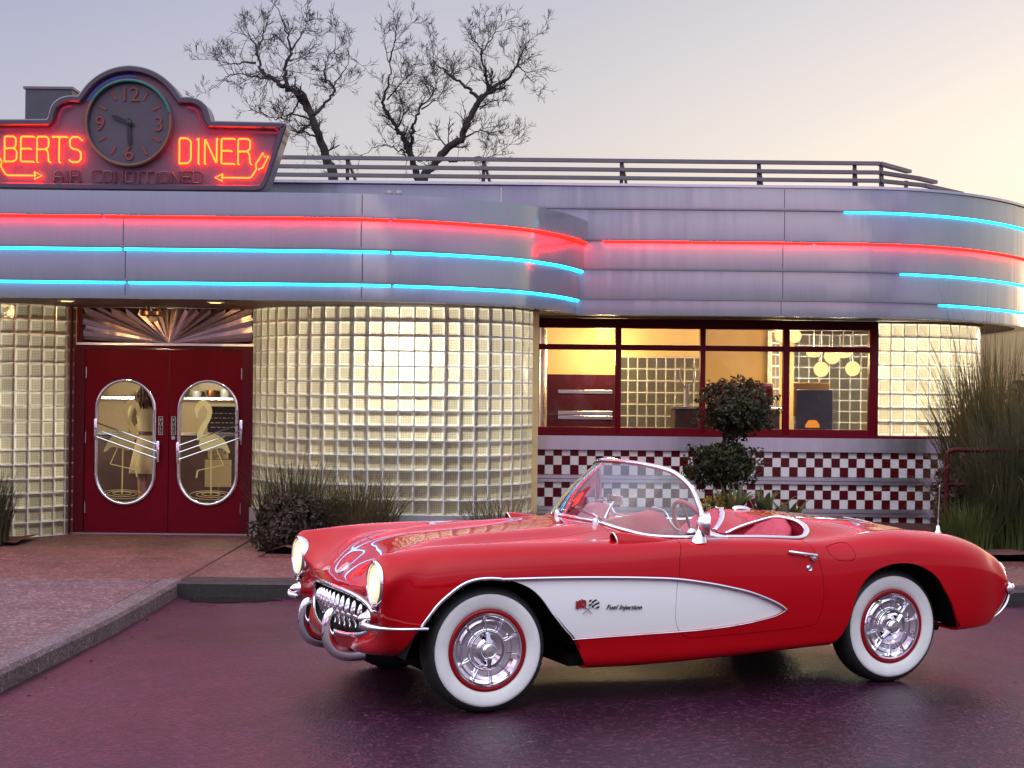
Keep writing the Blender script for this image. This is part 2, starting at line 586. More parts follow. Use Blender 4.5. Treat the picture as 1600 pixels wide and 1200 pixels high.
def body_surface():
    st = [F0, F1, F2, F3] + [regular(s) for s in SREG] + [E1, E2, E3]
    A = np.array(st)                                   # stations x tracks x 3
    # along t
    rows = [np.array(catmull(list(r), 9)) for r in A]  # 12 spans * 9 + 1
    A = np.array(rows)
    # along the length: resample each track by a common parameter
    ref = np.linalg.norm(np.diff(A, axis=0), axis=2).mean(axis=1)
    U = np.concatenate([[0], np.cumsum(np.maximum(ref, .02))])
    un = np.linspace(0, U[-1], 470)
    out = np.zeros((len(un), A.shape[1], 3))
    n = len(U)
    D = np.diff(A, axis=0) / np.diff(U)[:, None, None]
    M = np.zeros_like(A)
    for i in range(1, n - 1):
        h0, h1 = U[i] - U[i - 1], U[i + 1] - U[i]
        M[i] = (D[i - 1] * h1 + D[i] * h0) / (h0 + h1)
    M[0], M[-1] = D[0], D[-1]
    idx = np.clip(np.searchsorted(U, un) - 1, 0, n - 2)
    h = (U[idx + 1] - U[idx])
    t = (un - U[idx]) / h
    h, t = h[:, None, None], t[:, None, None]
    out = ((2 * t ** 3 - 3 * t ** 2 + 1) * A[idx] + (t ** 3 - 2 * t ** 2 + t) * h * M[idx]
           + (-2 * t ** 3 + 3 * t ** 2) * A[idx + 1] + (t ** 3 - t ** 2) * h * M[idx + 1])
    # fair it
    ker = np.exp(-.5 * (np.arange(-6, 7) / 2.6) ** 2)
    ker /= ker.sum()
    for _ in range(2):
        ext = np.concatenate([2 * out[:1] - out[6:0:-1], out, 2 * out[-1:] - out[-2:-8:-1]])
        out = sum(k * ext[i:i + len(out)] for i, k in enumerate(ker))
    k3 = np.array([.25, .5, .25])
    for _ in range(6):
        lo = out[:, 1:2] * np.array([1, -1, 1])
        ext = np.concatenate([lo, out, out[:, -1:]], axis=1)
        out = k3[0] * ext[:, :-2] + k3[1] * ext[:, 1:-1] + k3[2] * ext[:, 2:]
    out[:, 0, 1] = 0
    return out


SP = body_surface()                                     # s, l, z
du = np.gradient(SP, axis=0)
mirr = np.concatenate([SP[:, 1:2] * np.array([1, -1, 1]), SP], axis=1)
dv = np.gradient(mirr, axis=1)[:, 1:]
SN = np.cross(du, dv)
SN /= np.linalg.norm(SN, axis=2, keepdims=True) + 1e-12
mid = np.stack([np.clip(SP[..., 0], -.2, 3.1), np.zeros(SP.shape[:2]), np.full(SP.shape[:2], .5)], axis=2)
if ((SN * (SP - mid)).sum(axis=2) > 0).mean() < .5:
    SN = -SN
SN[:, 0, 1] = 0
S_, L_, Z_ = SP[..., 0], SP[..., 1], SP[..., 2]
TOPM = (SN[..., 2] > .25)
SIDM = (SN[..., 1] > .35)


def top_pt(s, l, lift=0.0):
    """point of the car's upper surface above (s, |l|)"""
    a = abs(l)
    d = np.where(TOPM, (S_ - s) ** 2 + (L_ - a) ** 2, 1e9)
    i = np.unravel_index(np.argmin(d), d.shape)
    p, n = SP[i], SN[i]
    z = p[2] - (n[0] * (s - p[0]) + n[1] * (a - p[1])) / n[2]
    q = np.array([s, a, z]) + n * lift
    return Vector((q[0], math.copysign(q[1], l) if l else 0.0, q[2])), Vector((n[0], math.copysign(n[1], l) if l else 0.0, n[2]))


def side_pt(s, z, lift=0.0):
    d = np.where(SIDM, (S_ - s) ** 2 + (Z_ - z) ** 2, 1e9)
    i = np.unravel_index(np.argmin(d), d.shape)
    p, n = SP[i], SN[i]
    l = p[1] - (n[0] * (s - p[0]) + n[2] * (z - p[2])) / n[1]
    q = np.array([s, l, z]) + n * lift
    return q, n


def side_xyz(s, z, near=True, lift=0.0):
    q, n = side_pt(s, z, lift)
    return Vector((q[0], -q[1] if near else q[1], q[2]))


# ---- cut lines
FARCH = catmull([(-.52, .20), (-.47, .34), (-.40, .478), (-.36, .53), (-.31, .593), (-.25, .644), (-.18, .691), (-.11, .715), (-.03, .722), (.04, .719), (.11, .707), (.21, .666), (.28, .608), (.35, .517), (.43, .424), (.48, .37), (.55, .249), (.60, .16)], 4) + [(.60, .05), (-.52, .05)]
RARCH = catmull([(2.10, .16), (2.14, .253), (2.19, .301), (2.22, .354), (2.25, .441), (2.27, .53), (2.31, .603), (2.37, .661), (2.45, .699), (2.55, .719), (2.66, .714), (2.76, .682), (2.85, .623), (2.91, .545), (2.97, .464), (3.01, .385), (3.04, .328), (3.09, .22)], 4) + [(3.09, .05), (2.10, .05)]
COVE = catmull([(.05, .716), (.30, .713), (.51, .708), (.70, .701), (.89, .692), (1.10, .677), (1.29, .648), (1.42, .622), (1.56, .588), (1.69, .541), (1.77, .503), (1.805, .478)], 6)
COVE += catmull([(1.805, .478), (1.76, .453), (1.67, .430), (1.49, .404), (1.29, .389), (1.11, .384), (.77, .380), (.47, .376)], 6)[1:]
COVE_EDGE = list(COVE)
COVE = COVE + [(.2, .40), (0, .5)]
DOOR = [(1.165, 1.1), (1.158, .895), (1.145, .865), (1.12, .79), (1.11, .667)] + catmull([(1.108, .667), (1.10, .541), (1.105, .45), (1.125, .395), (1.175, .352), (1.29, .347), (1.70, .361), (1.98, .38), (2.03, .43), (2.05, .559), (2.03, .727), (1.985, .835), (1.90, .90)], 5)[1:] + [(1.88, 1.1)]
HOOD = [(-.30, -1)] + [(-.30, .30)] + catmull([(-.30, .40), (-.28, .455), (-.2, .475)], 4) + [(.5, .475), (.8, .47), (.86, .45), (.885, .3), (.885, -1)]
OPEN = [(1.895, -1), (1.895, .065)] + catmull([(1.90, .072), (1.93, .088), (1.98, .135), (2.03, .20), (2.085, .30), (2.12, .40), (2.145, .50), (2.13, .575), (2.06, .645), (1.97, .682), (1.84, .698), (1.70, .705)], 5) + \
    [(1.5, .71), (1.36, .705)] + catmull([(1.30, .695), (1.19, .675), (1.065, .60), (.975, .485), (.915, .3), (.893, .1), (.888, -.1)], 5) + [(.888, -1)]
DECK = [(2.20, -1), (2.20, .2)] + catmull([(2.205, .30), (2.22, .40), (2.24, .50), (2.30, .555)], 4) + [(2.70, .565), (2.74, .54), (2.76, .45), (2.77, -1)]
TRUNK = [(2.80, -1), (2.80, .45), (2.82, .50), (2.90, .52), (3.2, .49), (3.34, .46), (3.39, .42), (3.40, -1)]
FUEL = catmull([(2.095, .822), (2.105, .79), (2.14, .758), (2.18, .747), (2.24, .745), (2.272, .765), (2.268, .80), (2.245, .842)], 4) + [(2.2, .842), (2.14, .834)]

G = .0032
side_m = np.where(L_ > .55, 0.0, -1.0)
f_arch = -np.maximum(np.where(L_ > .45, poly_sdf(S_, Z_, FARCH), -.3), np.where(L_ > .45, poly_sdf(S_, Z_, RARCH), -.3))
f_cove = np.where((L_ > .6), poly_sdf(S_, Z_, COVE), -.3)
f_door = np.where(L_ > .64, poly_sdf(S_, Z_, DOOR), -.3)
f_open = np.where(Z_ > .7, poly_sdf(S_, L_, OPEN), -.3)
f_hood = np.where(Z_ > .7, poly_sdf(S_, L_, HOOD), -.3)
f_deck = np.where(Z_ > .6, poly_sdf(S_, L_, DECK), -.3)
f_trunk = np.where(Z_ > .6, poly_sdf(S_, L_, TRUNK), -.3)
f_fuel = np.where(L_ > .77, poly_sdf(S_, Z_, FUEL), -.3)


def extract(fs, sgn, off=0.0, skirt=.014):
    """clip one half of the body surface by scalar fields (kept where all > 0); returns verts, normals, faces"""
    pos = SP + SN * off
    keep = np.ones(SP.shape[:2], bool)
    n, m = SP.shape[:2]
    allpos = np.ones((n - 1, m - 1), bool)
    anyneg = np.zeros((n - 1, m - 1), bool)
    for f in fs:
        c = np.stack([f[:-1, :-1], f[1:, :-1], f[1:, 1:], f[:-1, 1:]])
        allpos &= (c > 0).all(axis=0)
        anyneg |= (c <= 0).all(axis=0)
    vid, V, N, F = {}, [], [], []

    def vert(p, q):
        k = (round(p[0], 5), round(p[1], 5), round(p[2], 5))
        if k not in vid:
            vid[k] = len(V)
            V.append(p)
            N.append(q)
        return vid[k]
    for i, j in np.argwhere(~anyneg).tolist():
        if True:
            cs = ((i, j), (i + 1, j), (i + 1, j + 1), (i, j + 1))
            if allpos[i, j]:
                poly = [(pos[c], SN[c]) for c in cs]
            else:
                pl = [(pos[c], SN[c], [f[c] for f in fs]) for c in cs]
                for k in range(len(fs)):
                    o = []
                    for a in range(len(pl)):
                        A, B = pl[a], pl[(a + 1) % len(pl)]
                        fa, fb = A[2][k], B[2][k]
                        if fa > 0:
                            o.append(A)
                        if (fa > 0) != (fb > 0):
                            t = fa / (fa - fb)
                            o.append((A[0] + (B[0] - A[0]) * t, A[1] + (B[1] - A[1]) * t, [x + (y - x) * t for x, y in zip(A[2], B[2])]))
                    pl = o
                    if len(pl) < 3:
                        break
                if len(pl) < 3:
                    continue
                poly = [(a[0], a[1]) for a in pl]
            ids = []
            for p, q in poly:
                w = vert(p, q)
                if not ids or ids[-1] != w:
                    ids.append(w)
            if len(ids) > 1 and ids[0] == ids[-1]:
                ids.pop()
            if len(ids) >= 3 and len(set(ids)) == len(ids):
                F.append(ids)
    V, N = [np.array(p) for p in V], [np.array(q) / (np.linalg.norm(q) + 1e-12) for q in N]
    # orient by the normals
    for k, f in enumerate(F):
        a, b, c = V[f[0]], V[f[1]], V[f[2]]
        g = np.cross(b - a, c - a)
        if len(f) > 3:
            g = g + np.cross(c - a, V[f[3]] - a)
        if g @ (N[f[0]] + N[f[1]] + N[f[2]]) < 0:
            F[k] = f[::-1]
    if skirt:
        cnt = {}
        for f in F:
            for a, b in zip(f, f[1:] + f[:1]):
                cnt[(a, b)] = cnt.get((a, b), 0) + 1
        for (a, b) in list(cnt):
            if (b, a) in cnt:
                continue
            if V[a][1] < 1e-4 and V[b][1] < 1e-4:
                continue
            o = len(V)
            e = V[b] - V[a]
            wn_ = np.cross(e, N[a])
            wn_ = wn_ / (np.linalg.norm(wn_) + 1e-12)
            for p in (V[a], V[b], V[b] - N[b] * skirt, V[a] - N[a] * skirt):
                V.append(p)
                N.append(wn_)
            F.append([o + 1, o, o + 3, o + 2])
    V, N = np.array(V), np.array(N)
    V = V * np.array([1, sgn, 1])
    N = N * np.array([1, sgn, 1])
    if sgn < 0:
        pass
    else:
        pass
    if sgn > 0:
        F = [f for f in F]
    else:
        F = [f[::-1] for f in F]
    return V, N, F


def surf_part(name, m, parent, halves, off=0.0, skirt=.014):
    """halves: list of (fields, sign)"""
    AV, AN, AF = [], [], []
    for fs, sgn in halves:
        V, N, F = extract(fs, sgn, off, skirt)
        o = sum(len(a) for a in AV)
        AV.append(V)
        AN.append(N)
        AF += [[i + o for i in f] for f in F]
    V, N = np.concatenate(AV), np.concatenate(AN)
    me = bpy.data.meshes.new(name)
    me.from_pydata(V.tolist(), [], AF)
    me.materials.append(m)
    me.polygons.foreach_set('use_smooth', [True] * len(me.polygons))
    me.normals_split_custom_set_from_vertices(N.tolist())
    me.update()
    o = bpy.data.objects.new(name, me)
    C.objects.link(o)
    if parent is not None:
        o.parent = parent
    return o


car = thing('convertible_car', 'glossy red 1950s convertible with white side coves and whitewall tires parked before the diner', 'car', CAR_LOC, CAR_YAW)

f_lamp = np.where(S_ < -.5, np.hypot(L_ - .722, Z_ - .703) - .109, .3)
surf_part('body', red_paint, car, [
    ([f_arch, -f_open, -f_cove, -f_door - G, -f_hood - G, -f_deck - G, -f_trunk - G, -f_fuel - G, f_lamp], -1),
    ([f_arch, -f_open, -f_cove, -f_door - G, -f_hood - G, -f_deck - G, -f_trunk - G, f_lamp], 1)])
surf_part('body_liner', black_liner, car, [([f_arch, -f_open - .012], -1), ([f_arch, -f_open - .012], 1)], off=-.035, skirt=0)
surf_part('hood', red_paint, car, [([f_hood], -1), ([f_hood], 1)])
surf_part('top_cover_lid', red_paint, car, [([f_deck], -1), ([f_deck], 1)])
surf_part('trunk_lid', red_paint, car, [([f_trunk], -1), ([f_trunk], 1)])
surf_part('fuel_door', red_paint, car, [([f_fuel], -1)])
doors = {}
for sgn in (-1, 1):
    doors[sgn] = surf_part('door', red_paint, car, [([f_door, -f_open, -f_cove], sgn)])
    surf_part('cove_panel', white_paint, car, [([f_cove + .006, f_arch, -f_door - G], sgn)], off=-.016)
    surf_part('cove_panel', white_paint, doors[sgn], [([f_cove + .006, f_door], sgn)], off=-.016)
    # chrome moulding along the top of the cove and round its tip, thin lower edge
    near = sgn < 0
    mb = MB()
    up = [side_xyz(s, z, near, .003) for s, z in COVE_EDGE[:67]]
    arch = [side_xyz(s, z, near, .003) for s, z in catmull([(-.395, .485), (-.36, .533), (-.31, .596), (-.25, .647), (-.18, .694), (-.11, .718), (-.03, .724), (.05, .719)], 5)]
    mb.tube(arch[:-1] + up, [(.004, .0075)] * (len(arch) - 1 + len(up)), 8, flat=(0, 1, 0))
    lowp = [side_xyz(s, z, near, .0015) for s, z in COVE_EDGE[66:]]
    mb.tube(lowp, .0028, 6)
    mb.build('cove_trim', chrome, car, smooth=60)

# ---- wheel wells and underside
for poly, s0 in ((FARCH, 0), (RARCH, 2.591)):
    for y0, y1 in ((-.862, -.40), (.40, .862)):
        mb = MB()
        pts = [p for p in poly if p[1] > .285]
        rows = [[(s, y, z + .015) for (s, z) in pts] for y in (y0, y1)]
        mb.grid(rows)
        yc = y1 if y0 < 0 else y0
        mb.add([(s, yc, z + .015) for s, z in pts], [tuple(range(len(pts)))])
        mb.build('wheel_well', black_liner, car, fix=False)
mb = MB()
mb.box(-.35, 3.2, -.40, .40, .24, .27)
mb.box(.62, 2.08, -.70, .70, .255, .275)
mb.box(.50, .61, -.745, .745, .212, .275)
mb.box(-.15, .15, -.2, .2, .14, .24)
mb.box(2.3, 2.9, -.25, .25, .16, .24)
mb.tube([(.4, -.3, .22), (1.5, -.32, .215), (3.2, -.45, .26)], .028, 8)
mb.build('underbody', black_liner, car)

# ---- wheels
def make_wheel(steer=0.0):
    """axle along y, outer face at y = 0 facing -y, centre at the origin"""
    w = bpy.data.objects.new('wheel', None)
    C.objects.link(w)
    R = .340
    mb = MB()
    prof = [(.215, .012), (.24, -.004), (.27, -.010), (.297, -.008), (.314, .0), (.326, .012), (.335, .028), (.339, .045), (.340, .085), (.339, .125), (.335, .142), (.326, .158), (.29, .175), (.24, .170), (.20, .14)]
    seg = 120
    v, f = [], []
    for i, (r, h) in enumerate(prof):
        for k in range(seg):
            a = 2 * PI * k / seg
            rr = r
            if 5 <= i <= 11:
                rr = r - (.0035 if (k % 2) else 0.0)
            if i in (8,):
                rr -= .002
            v.append((rr * math.cos(a), h, rr * math.sin(a)))
    for i in range(len(prof) - 1):
        for k in range(seg):
            k2 = (k + 1) % seg
            f.append((i * seg + k, i * seg + k2, (i + 1) * seg + k2, (i + 1) * seg + k))
    mb.add(v, f)
    mb.build('tire', tire_black, w, smooth=35)
    mb = MB()
    mb.lathe([(.215, .010), (.221, -.001), (.24, -.0075), (.268, -.0135), (.285, -.0135), (.297, -.0105), (.2985, -.006)], axis='Y', seg=96)
    mb.build('whitewall', white_wall, w, smooth=60)
    mb = MB()
    mb.lathe([(.1925, .012), (.1945, -.004), (.205, -.008), (.214, -.007), (.2235, .003), (.2245, .012)], axis='Y', seg=96)
    mb.build('rim', red_rim, w, smooth=60)
    # hubcap: stepped dish, ten ribs, spinner
    mb = MB()
    mb.lathe([(.1955, .006), (.1955, -.006), (.191, -.011), (.183, -.010), (.178, .002), (.160, .008), (.156, -.002), (.140, .002), (.136, .012), (.112, .014),
              (.106, -.004), (.100, -.010), (.092, -.009), (.084, .006), (.060, .012), (.052, -.002), (.046, -.022), (.040, -.034), (.034, -.038), (.031, -.036), (.028, -.039), (0.0005, -.041)], axis='Y', seg=80)
    for k in range(10):
        a = 2 * PI * k / 10 + .31
        c, s = math.cos(a), math.sin(a)
        mb.bar((.104 * c, -.006, .104 * s), (.182 * c, -.007, .182 * s), .006, .016, up=(0, 1, 0))
        t = Vector((-s, 0, c)) * .010
        p = Vector((.172 * c, -.0105, .172 * s))
        mb.bar(p - t, p + t, .007, .007, up=(0, 1, 0))
    for k in range(2):
        a = PI * k + 2.12
        c, s = math.cos(a), math.sin(a)
        t = Vector((-s, 0, c))
        p0, p1 = Vector((.02 * c, -.030, .02 * s)), Vector((.092 * c, -.016, .092 * s))
        vs = [p0 - t * .017, p0 + t * .017, p1 + t * .009, p1 - t * .009]
        vs2 = [p + Vector((0, .014, 0)) for p in vs]
        ridge0, ridge1 = p0 + Vector((0, -.010, 0)), p1 + Vector((0, -.004, 0))
        mb.add(vs + vs2 + [ridge0, ridge1], [(0, 8, 9, 3), (8, 1, 2, 9), (3, 9, 2), (0, 1, 8), (0, 4, 5, 1), (1, 5, 6, 2), (2, 6, 7, 3), (3, 7, 4, 0)])
    mb.build('hubcap', chrome, w, smooth=38)
    return w


wheel = make_wheel()
wheel.parent = car
wheel.location = (0, -.80, .335)
wheel.rotation_euler = (0, .5, math.radians(-2.0))
for loc, rz, ry in (((2.591, -.80, .335), 0, 1.35), ((0, .80, .335), PI - .035, .2), ((2.591, .80, .335), PI, .9)):
    w2 = copy_tree(wheel, car)
    w2.location = loc
    w2.rotation_euler = (0, ry, rz)

# ---- headlights
for y in (-1, 1):
    hl = bpy.data.objects.new('headlight', None)
    C.objects.link(hl)
    hl.parent = car
    hl.location = (-.604, y * .722, .703)
    hl.rotation_euler = (0, 0, 0)
    hl.scale = (1, 1.02, 1.02)
    mb = MB()
    mb.lathe([(.112, .05), (.119, .03), (.121, .008), (.118, -.006), (.111, -.011), (.1035, -.007), (.102, .004), (.100, .010)], axis='X', seg=48)
    mb.build('bezel', chrome, hl, smooth=50)
    mb = MB()
    mb.lathe([(.101, .006), (.085, -.003), (.06, -.009), (.03, -.012), (.0005, -.013)], axis='X', seg=40)
    mb.build('lens', lens_lit, hl, smooth=60)
    # clear bullet parking lamp below
    mb = MB()
    pc = Vector((-.600, y * .655, .515))
    mb.lathe([(.0, -.075), (.012, -.068), (.026, -.05), (.032, -.03), (.036, -.028), (.040, -.018), (.036, -.01), (.030, .05)], center=pc, axis='X', seg=24)
    mb.build('parking_light', chrome, car, smooth=30)
    # small drip below the bezel
    mb = MB()
    mb.tube([(-.612, y * .722, .585), (-.600, y * .722, .562), (-.565, y * .722, .545)], [.016, .018, .006], 10)
    mb.build('bezel_tab', chrome, car, smooth=60)

# ---- grille
gr = bpy.data.objects.new('grille', None)
C.objects.link(gr)
gr.parent = car


def gell(a, k=1.0, ds=0.0, kz=None):
    kz = k if kz is None else kz
    ca, sa = math.cos(a), math.sin(a)
    l = .55 * k * math.copysign(abs(ca) ** .72, ca)
    return (-.622 + .075 * (l / .55) ** 2 + ds, l, .49 + .123 * kz * math.copysign(abs(sa) ** .80, sa))


mb = MB()
ring = [gell(2 * PI * i / 72, 1.0, -.004) for i in range(72)]
mb.tube(ring, .013, 10, closed=True)
inner = [gell(2 * PI * i / 72, .955, .006, .90) for i in range(72)]
mb.build('grille_frame', chrome, gr, smooth=60)
mb = MB()
mb.grid([[gell(2 * PI * i / 48, k, .09 - .0 * k, k) for i in range(48)] for k in (1.02, .6, .2, .01)], closed=True)
mb.grid([[gell(2 * PI * i / 48, 1.0, d) for i in range(48)] for d in (0, .10)], closed=True)
mb.build('cavity', grille_dark, gr, fix=False)
mb = MB()
for i in range(13):
    l = (i - 6) * .0765
    s0 = -.622 + .075 * (l / .55) ** 2
    hz = .122 * (max(.05, 1 - abs(l / .55) ** 2.78)) ** .40 - .026
    prof = [(.034, -hz), (.016, -hz * .62), (.002, -hz * .22), (-.006, .012), (-.002, hz * .42), (.010, hz * .78), (.030, hz)]
    wid = [.006, .010, .014, .0165, .015, .011, .006]
    rows = []
    for (ds, z), w in zip(prof, wid):
        rows.append([(s0 + ds + .020, l - w, .485 + z), (s0 + ds + .007, l - w * .9, .485 + z), (s0 + ds, l, .485 + z), (s0 + ds + .007, l + w * .9, .485 + z), (s0 + ds + .020, l + w, .485 + z)])
    mb.grid(rows)
mb.build('grille_teeth', chrome, gr, smooth=50)
mb = MB()
bar = [(-.610 + .075 * (l / .55) ** 2, l, .478) for l in np.linspace(-.53, .53, 25)]
mb.tube(bar, .010, 8)
mb.build('grille_bar', chrome, gr, smooth=60)

# ---- front bumpers and guards
for y in (-1, 1):
    mb = MB()
    pts = catmull([(-.645, y * .60, .476), (-.655, y * .68, .478), (-.645, y * .76, .482), (-.60, y * .83, .484), (-.53, y * .875, .483), (-.45, y * .89, .481), (-.37, y * .885, .478)], 5)
    rad = [(.010 + .026 * math.sin(min(1, i / 6) * PI / 2) * (1 - .62 * i / (len(pts) - 1)), .020 + .022 * math.exp(-((i - 7) / 5) ** 2) * 1.0 - .006 * i / len(pts)) for i in range(len(pts))]
    rad = [(max(.004, a * .52), max(.009, b * .56)) for a, b in rad]
    mb.tube(pts, rad, 12, flat=(0, 1, 0))
    mb.build('bumper', chrome, car, smooth=60)
    mb = MB()
    g = catmull([(-.660, y * .23, .492), (-.685, y * .23, .486), (-.703, y * .232, .455), (-.708, y * .235, .40), (-.702, y * .238, .34), (-.675, y * .24, .295), (-.630, y * .243, .270), (-.57, y * .245, .260), (-.50, y * .245, .262)], 4)
    rr = [(.021 - .002 * abs(i - 10) / 14, .029 + .010 * min(1, i / 26)) for i in range(len(g))]
    rr[0] = (.004, .004)
    rr[1] = (.014, .020)
    rr[2] = (.019, .027)
    mb.tube(g, rr, 14, flat=(0, 1, 0))
    mb.build('bumper_guard', chrome, car, smooth=60)

# ---- emblems
mb = MB()
ep, en = top_pt(-.548, 0, .003)
q = en.to_track_quat('Z', 'X').to_matrix().to_4x4()
st = len(mb.v)
mb.lathe([(.0005, .010), (.045, .009), (.050, .006), (.056, .008), (.060, .003), (.061, -.004)], seg=36)
mb.xform(Matrix.Translation(ep) @ q @ Matrix.Diagonal((.80, .68, .8, 1)), st)
mb.build('nose_emblem', dull_chrome, car, smooth=30)


def text_mesh(body, size, m, name, parent=None, depth=.002, shear=0.0, align='LEFT'):
    cu = bpy.data.curves.new(name, 'FONT')
    cu.body = body
    cu.size = size
    cu.extrude = depth
    cu.shear = shear
    cu.align_x = align
    ob = bpy.data.objects.new(name, cu)
    C.objects.link(ob)
    dg = bpy.context.evaluated_depsgraph_get()
    me = bpy.data.meshes.new_from_object(ob.evaluated_get(dg))
    C.objects.unlink(ob)
    bpy.data.objects.remove(ob)
    me.materials.clear()
    me.materials.append(m)
    o = bpy.data.objects.new(name, me)
    C.objects.link(o)
    if parent is not None:
        o.parent = parent
    return o


tx = text_mesh('Fuel Injection', .052, black_enamel, 'fuel_injection_script', car, .002, .35)
pa, pb = side_xyz(.665, .530, True, -.012), side_xyz(.885, .520, True, -.012)
ex = (pb - pa).normalized()
w0 = max(v.co.x for v in tx.data.vertices)
ez = Vector((0, 0, 1))
ey = ez.cross(ex).normalized()
ez = ex.cross(ey)
k = (pb - pa).length / w0
Mx = Matrix((ex, ez, -ey)).transposed().to_4x4()
tx.matrix_local = Matrix.Translation(pa + Vector((0, -.002, 0))) @ Mx @ Matrix.Diagonal((k, k * .9, 1, 1))
# crossed flags
mb = MB()
fl = side_xyz(.552, .545, True, -.011)


def flag_pt(u, v, d=0.0):
    return (fl.x + u, fl.y - d, fl.z + v)


for sx in (-1, 1):
    mb.bar(flag_pt(-sx * .028, -.034, .002), flag_pt(sx * .035, .024, .002), .003, .003, up=(0, 1, 0), mi=0)
    for i in range(4):
        for j in range(4):
            u0, v0 = sx * (.008 + .0155 * i), -.006 + .011 * j + .004 * math.sin(i * 1.5)
            w = .0153
            mi = 1 if sx < 0 else (2 if (i + j) % 2 else 3)
            sk = .006
            mb.add([flag_pt(u0, v0, .003), flag_pt(u0 + sx * w, v0 + sk, .003), flag_pt(u0 + sx * w, v0 + sk + .0108, .003), flag_pt(u0, v0 + .0108, .003)], [(0, 1, 2, 3)], mi)
mb.build('crossed_flags_emblem', [chrome, mat('flag red', (.28, .01, .02), .3), black_enamel, mat('flag white', (.7, .7, .7), .3)], car)

# ---- windshield
WB = [(s_, l_, top_pt(s_, l_)[0].z + .007) for s_, l_ in ((.86, 0), (.865, .15), (.885, .3), (.94, .5), (1.03, .62), (1.17, .70), (1.34, .722))]
WT = [(1.20, 0, 1.286), (1.203, .15, 1.285), (1.215, .3, 1.279), (1.255, .46, 1.260), (1.295, .535, 1.225), (1.345, .60, 1.150), (1.375, .66, 1.015)]
wb = catmull([(a, -b, c) for a, b, c in WB[:0:-1]] + WB, 5)
wtp = catmull([(a, -b, c) for a, b, c in WT[:0:-1]] + WT, 5)
rows = []
for t in np.linspace(0, 1, 9):
    rows.append([tuple(np.array(a) * (1 - t) + np.array(b) * t + np.array([-.03 * math.sin(PI * t), 0, 0])) for a, b in zip(wb, wtp)])
ws = MB().grid(rows).build('windshield', clear_glass, car, smooth=180)
mb = MB()
mb.tube(wb, [(.011, .016)] * len(wb), 10, flat=(0, 0, 1))
mb.build('lower_frame', chrome, ws, smooth=60)
mb = MB()
topf = [wb[0]] + [tuple(np.array(wtp[0]) + (np.array(wb[0]) - np.array(wtp[0])) * t + np.array([.004, 0, 0])) for t in (.5, .0)]
full = catmull([wb[0], tuple(np.array(wb[0]) * .45 + np.array(wtp[0]) * .55 + np.array([.012, 0, 0]))], 3)[:-1] + wtp + catmull([tuple(np.array(wb[-1]) * .45 + np.array(wtp[-1]) * .55 + np.array([.012, 0, 0])), wb[-1]], 3)
mb.tube(full, [(.015, .019)] * len(full), 12, flat=(0, 0, 1))
mb.build('upper_frame', chrome, ws, smooth=60)
# wipers
for y0 in (-.36, .16):
    mb = MB()
    a = top_pt(.875, y0)[0] + Vector((-.03, 0, 0))
    pth = []
    for t in np.linspace(0, 1, 7):
        yy = y0 + .34 * t
        k = int(round((yy + .72) / 1.44 * 60))
        q = Vector(wb[min(60, max(0, k))]).lerp(Vector(wtp[min(60, max(0, k))]), .05 + .10 * t)
        pth.append(Vector((q.x - .026, yy, q.z + .012)))
    mb.tube([a + Vector((0, 0, .035))] + pth[1:5], [.008, .006, .005, .004, .003], 6)
    mb.tube(pth[2:], [(.004, .008)] * 5, 6, flat=(1, 0, 0))
    mb.lathe([(.018, -.03), (.018, .02), (.012, .036), (.0005, .04)], center=a, seg=12)
    mb.build('wiper', chrome, car, smooth=50)

# ---- fender scoops
for y in (-1, 1):
    mb = MB()
    rows = []
    for s, w, hh in ((.775, .044, .048), (.80, .047, .050), (.86, .048, .044), (.94, .042, .032), (1.04, .030, .016), (1.14, .010, .000)):
        r = []
        lc = float(herm(K_LC, s)) - .02
        for a in np.linspace(0, PI, 13):
            l = lc + w * math.cos(a)
            p, n_ = top_pt(s, l)
            r.append((s - .012 * math.sin(a) * (1 if s < .79 else 0), y * l, p.z - .006 + (hh + .004) * math.sin(a) ** .8))
        rows.append(r)
    mb.grid(rows)
    sco = mb.build('fender_scoop', red_paint, car, smooth=60, fix=False)
    mb = MB()
    mb.tube(rows[0], .0045, 8)
    mb.build('scoop_trim', chrome, sco, smooth=60)
    mb = MB()
    mb.add([tuple(np.array(p) + np.array([.035, 0, 0])) for p in rows[0]], [tuple(range(13))])
    mb.build('scoop_screen', grille_dark, sco)

# ---- cockpit trim: door caps and the rim behind the seats
mb = MB()
path = [p for p in OPEN if p[1] > .0 and p[0] > 1.36]
pts = [top_pt(s, l + .012, .004)[0] for s, l in path]
for y in (-1, 1):
    P = [Vector((p.x, y * abs(p.y), p.z)) for p in pts]
    mb.tube(P, [(.012, .019)] * len(P), 10, flat=(0, 0, 1))
mb.build('cockpit_trim', chrome, car, smooth=60)
mb = MB()
for y in (-1, 1):
    mb = MB()
    # flared chrome corner behind the windshield post
    a = top_pt(1.36, .715, .005)[0]
    rows = []
    for s, hgt, w in ((1.355, .085, .008), (1.375, .060, .012), (1.41, .030, .016), (1.47, .012, .018), (1.56, .003, .016)):
        p = top_pt(s, .715, .004)[0]
        rows.append([(s, y * (p.y + w * math.cos(a)), p.z + hgt * max(0, math.sin(a)) - (.006 if math.sin(a) <= 0 else 0)) for a in np.linspace(-.3, PI + .3, 10)])
    mb.grid(rows)
    mb.build('vent_corner', chrome, car, smooth=60)


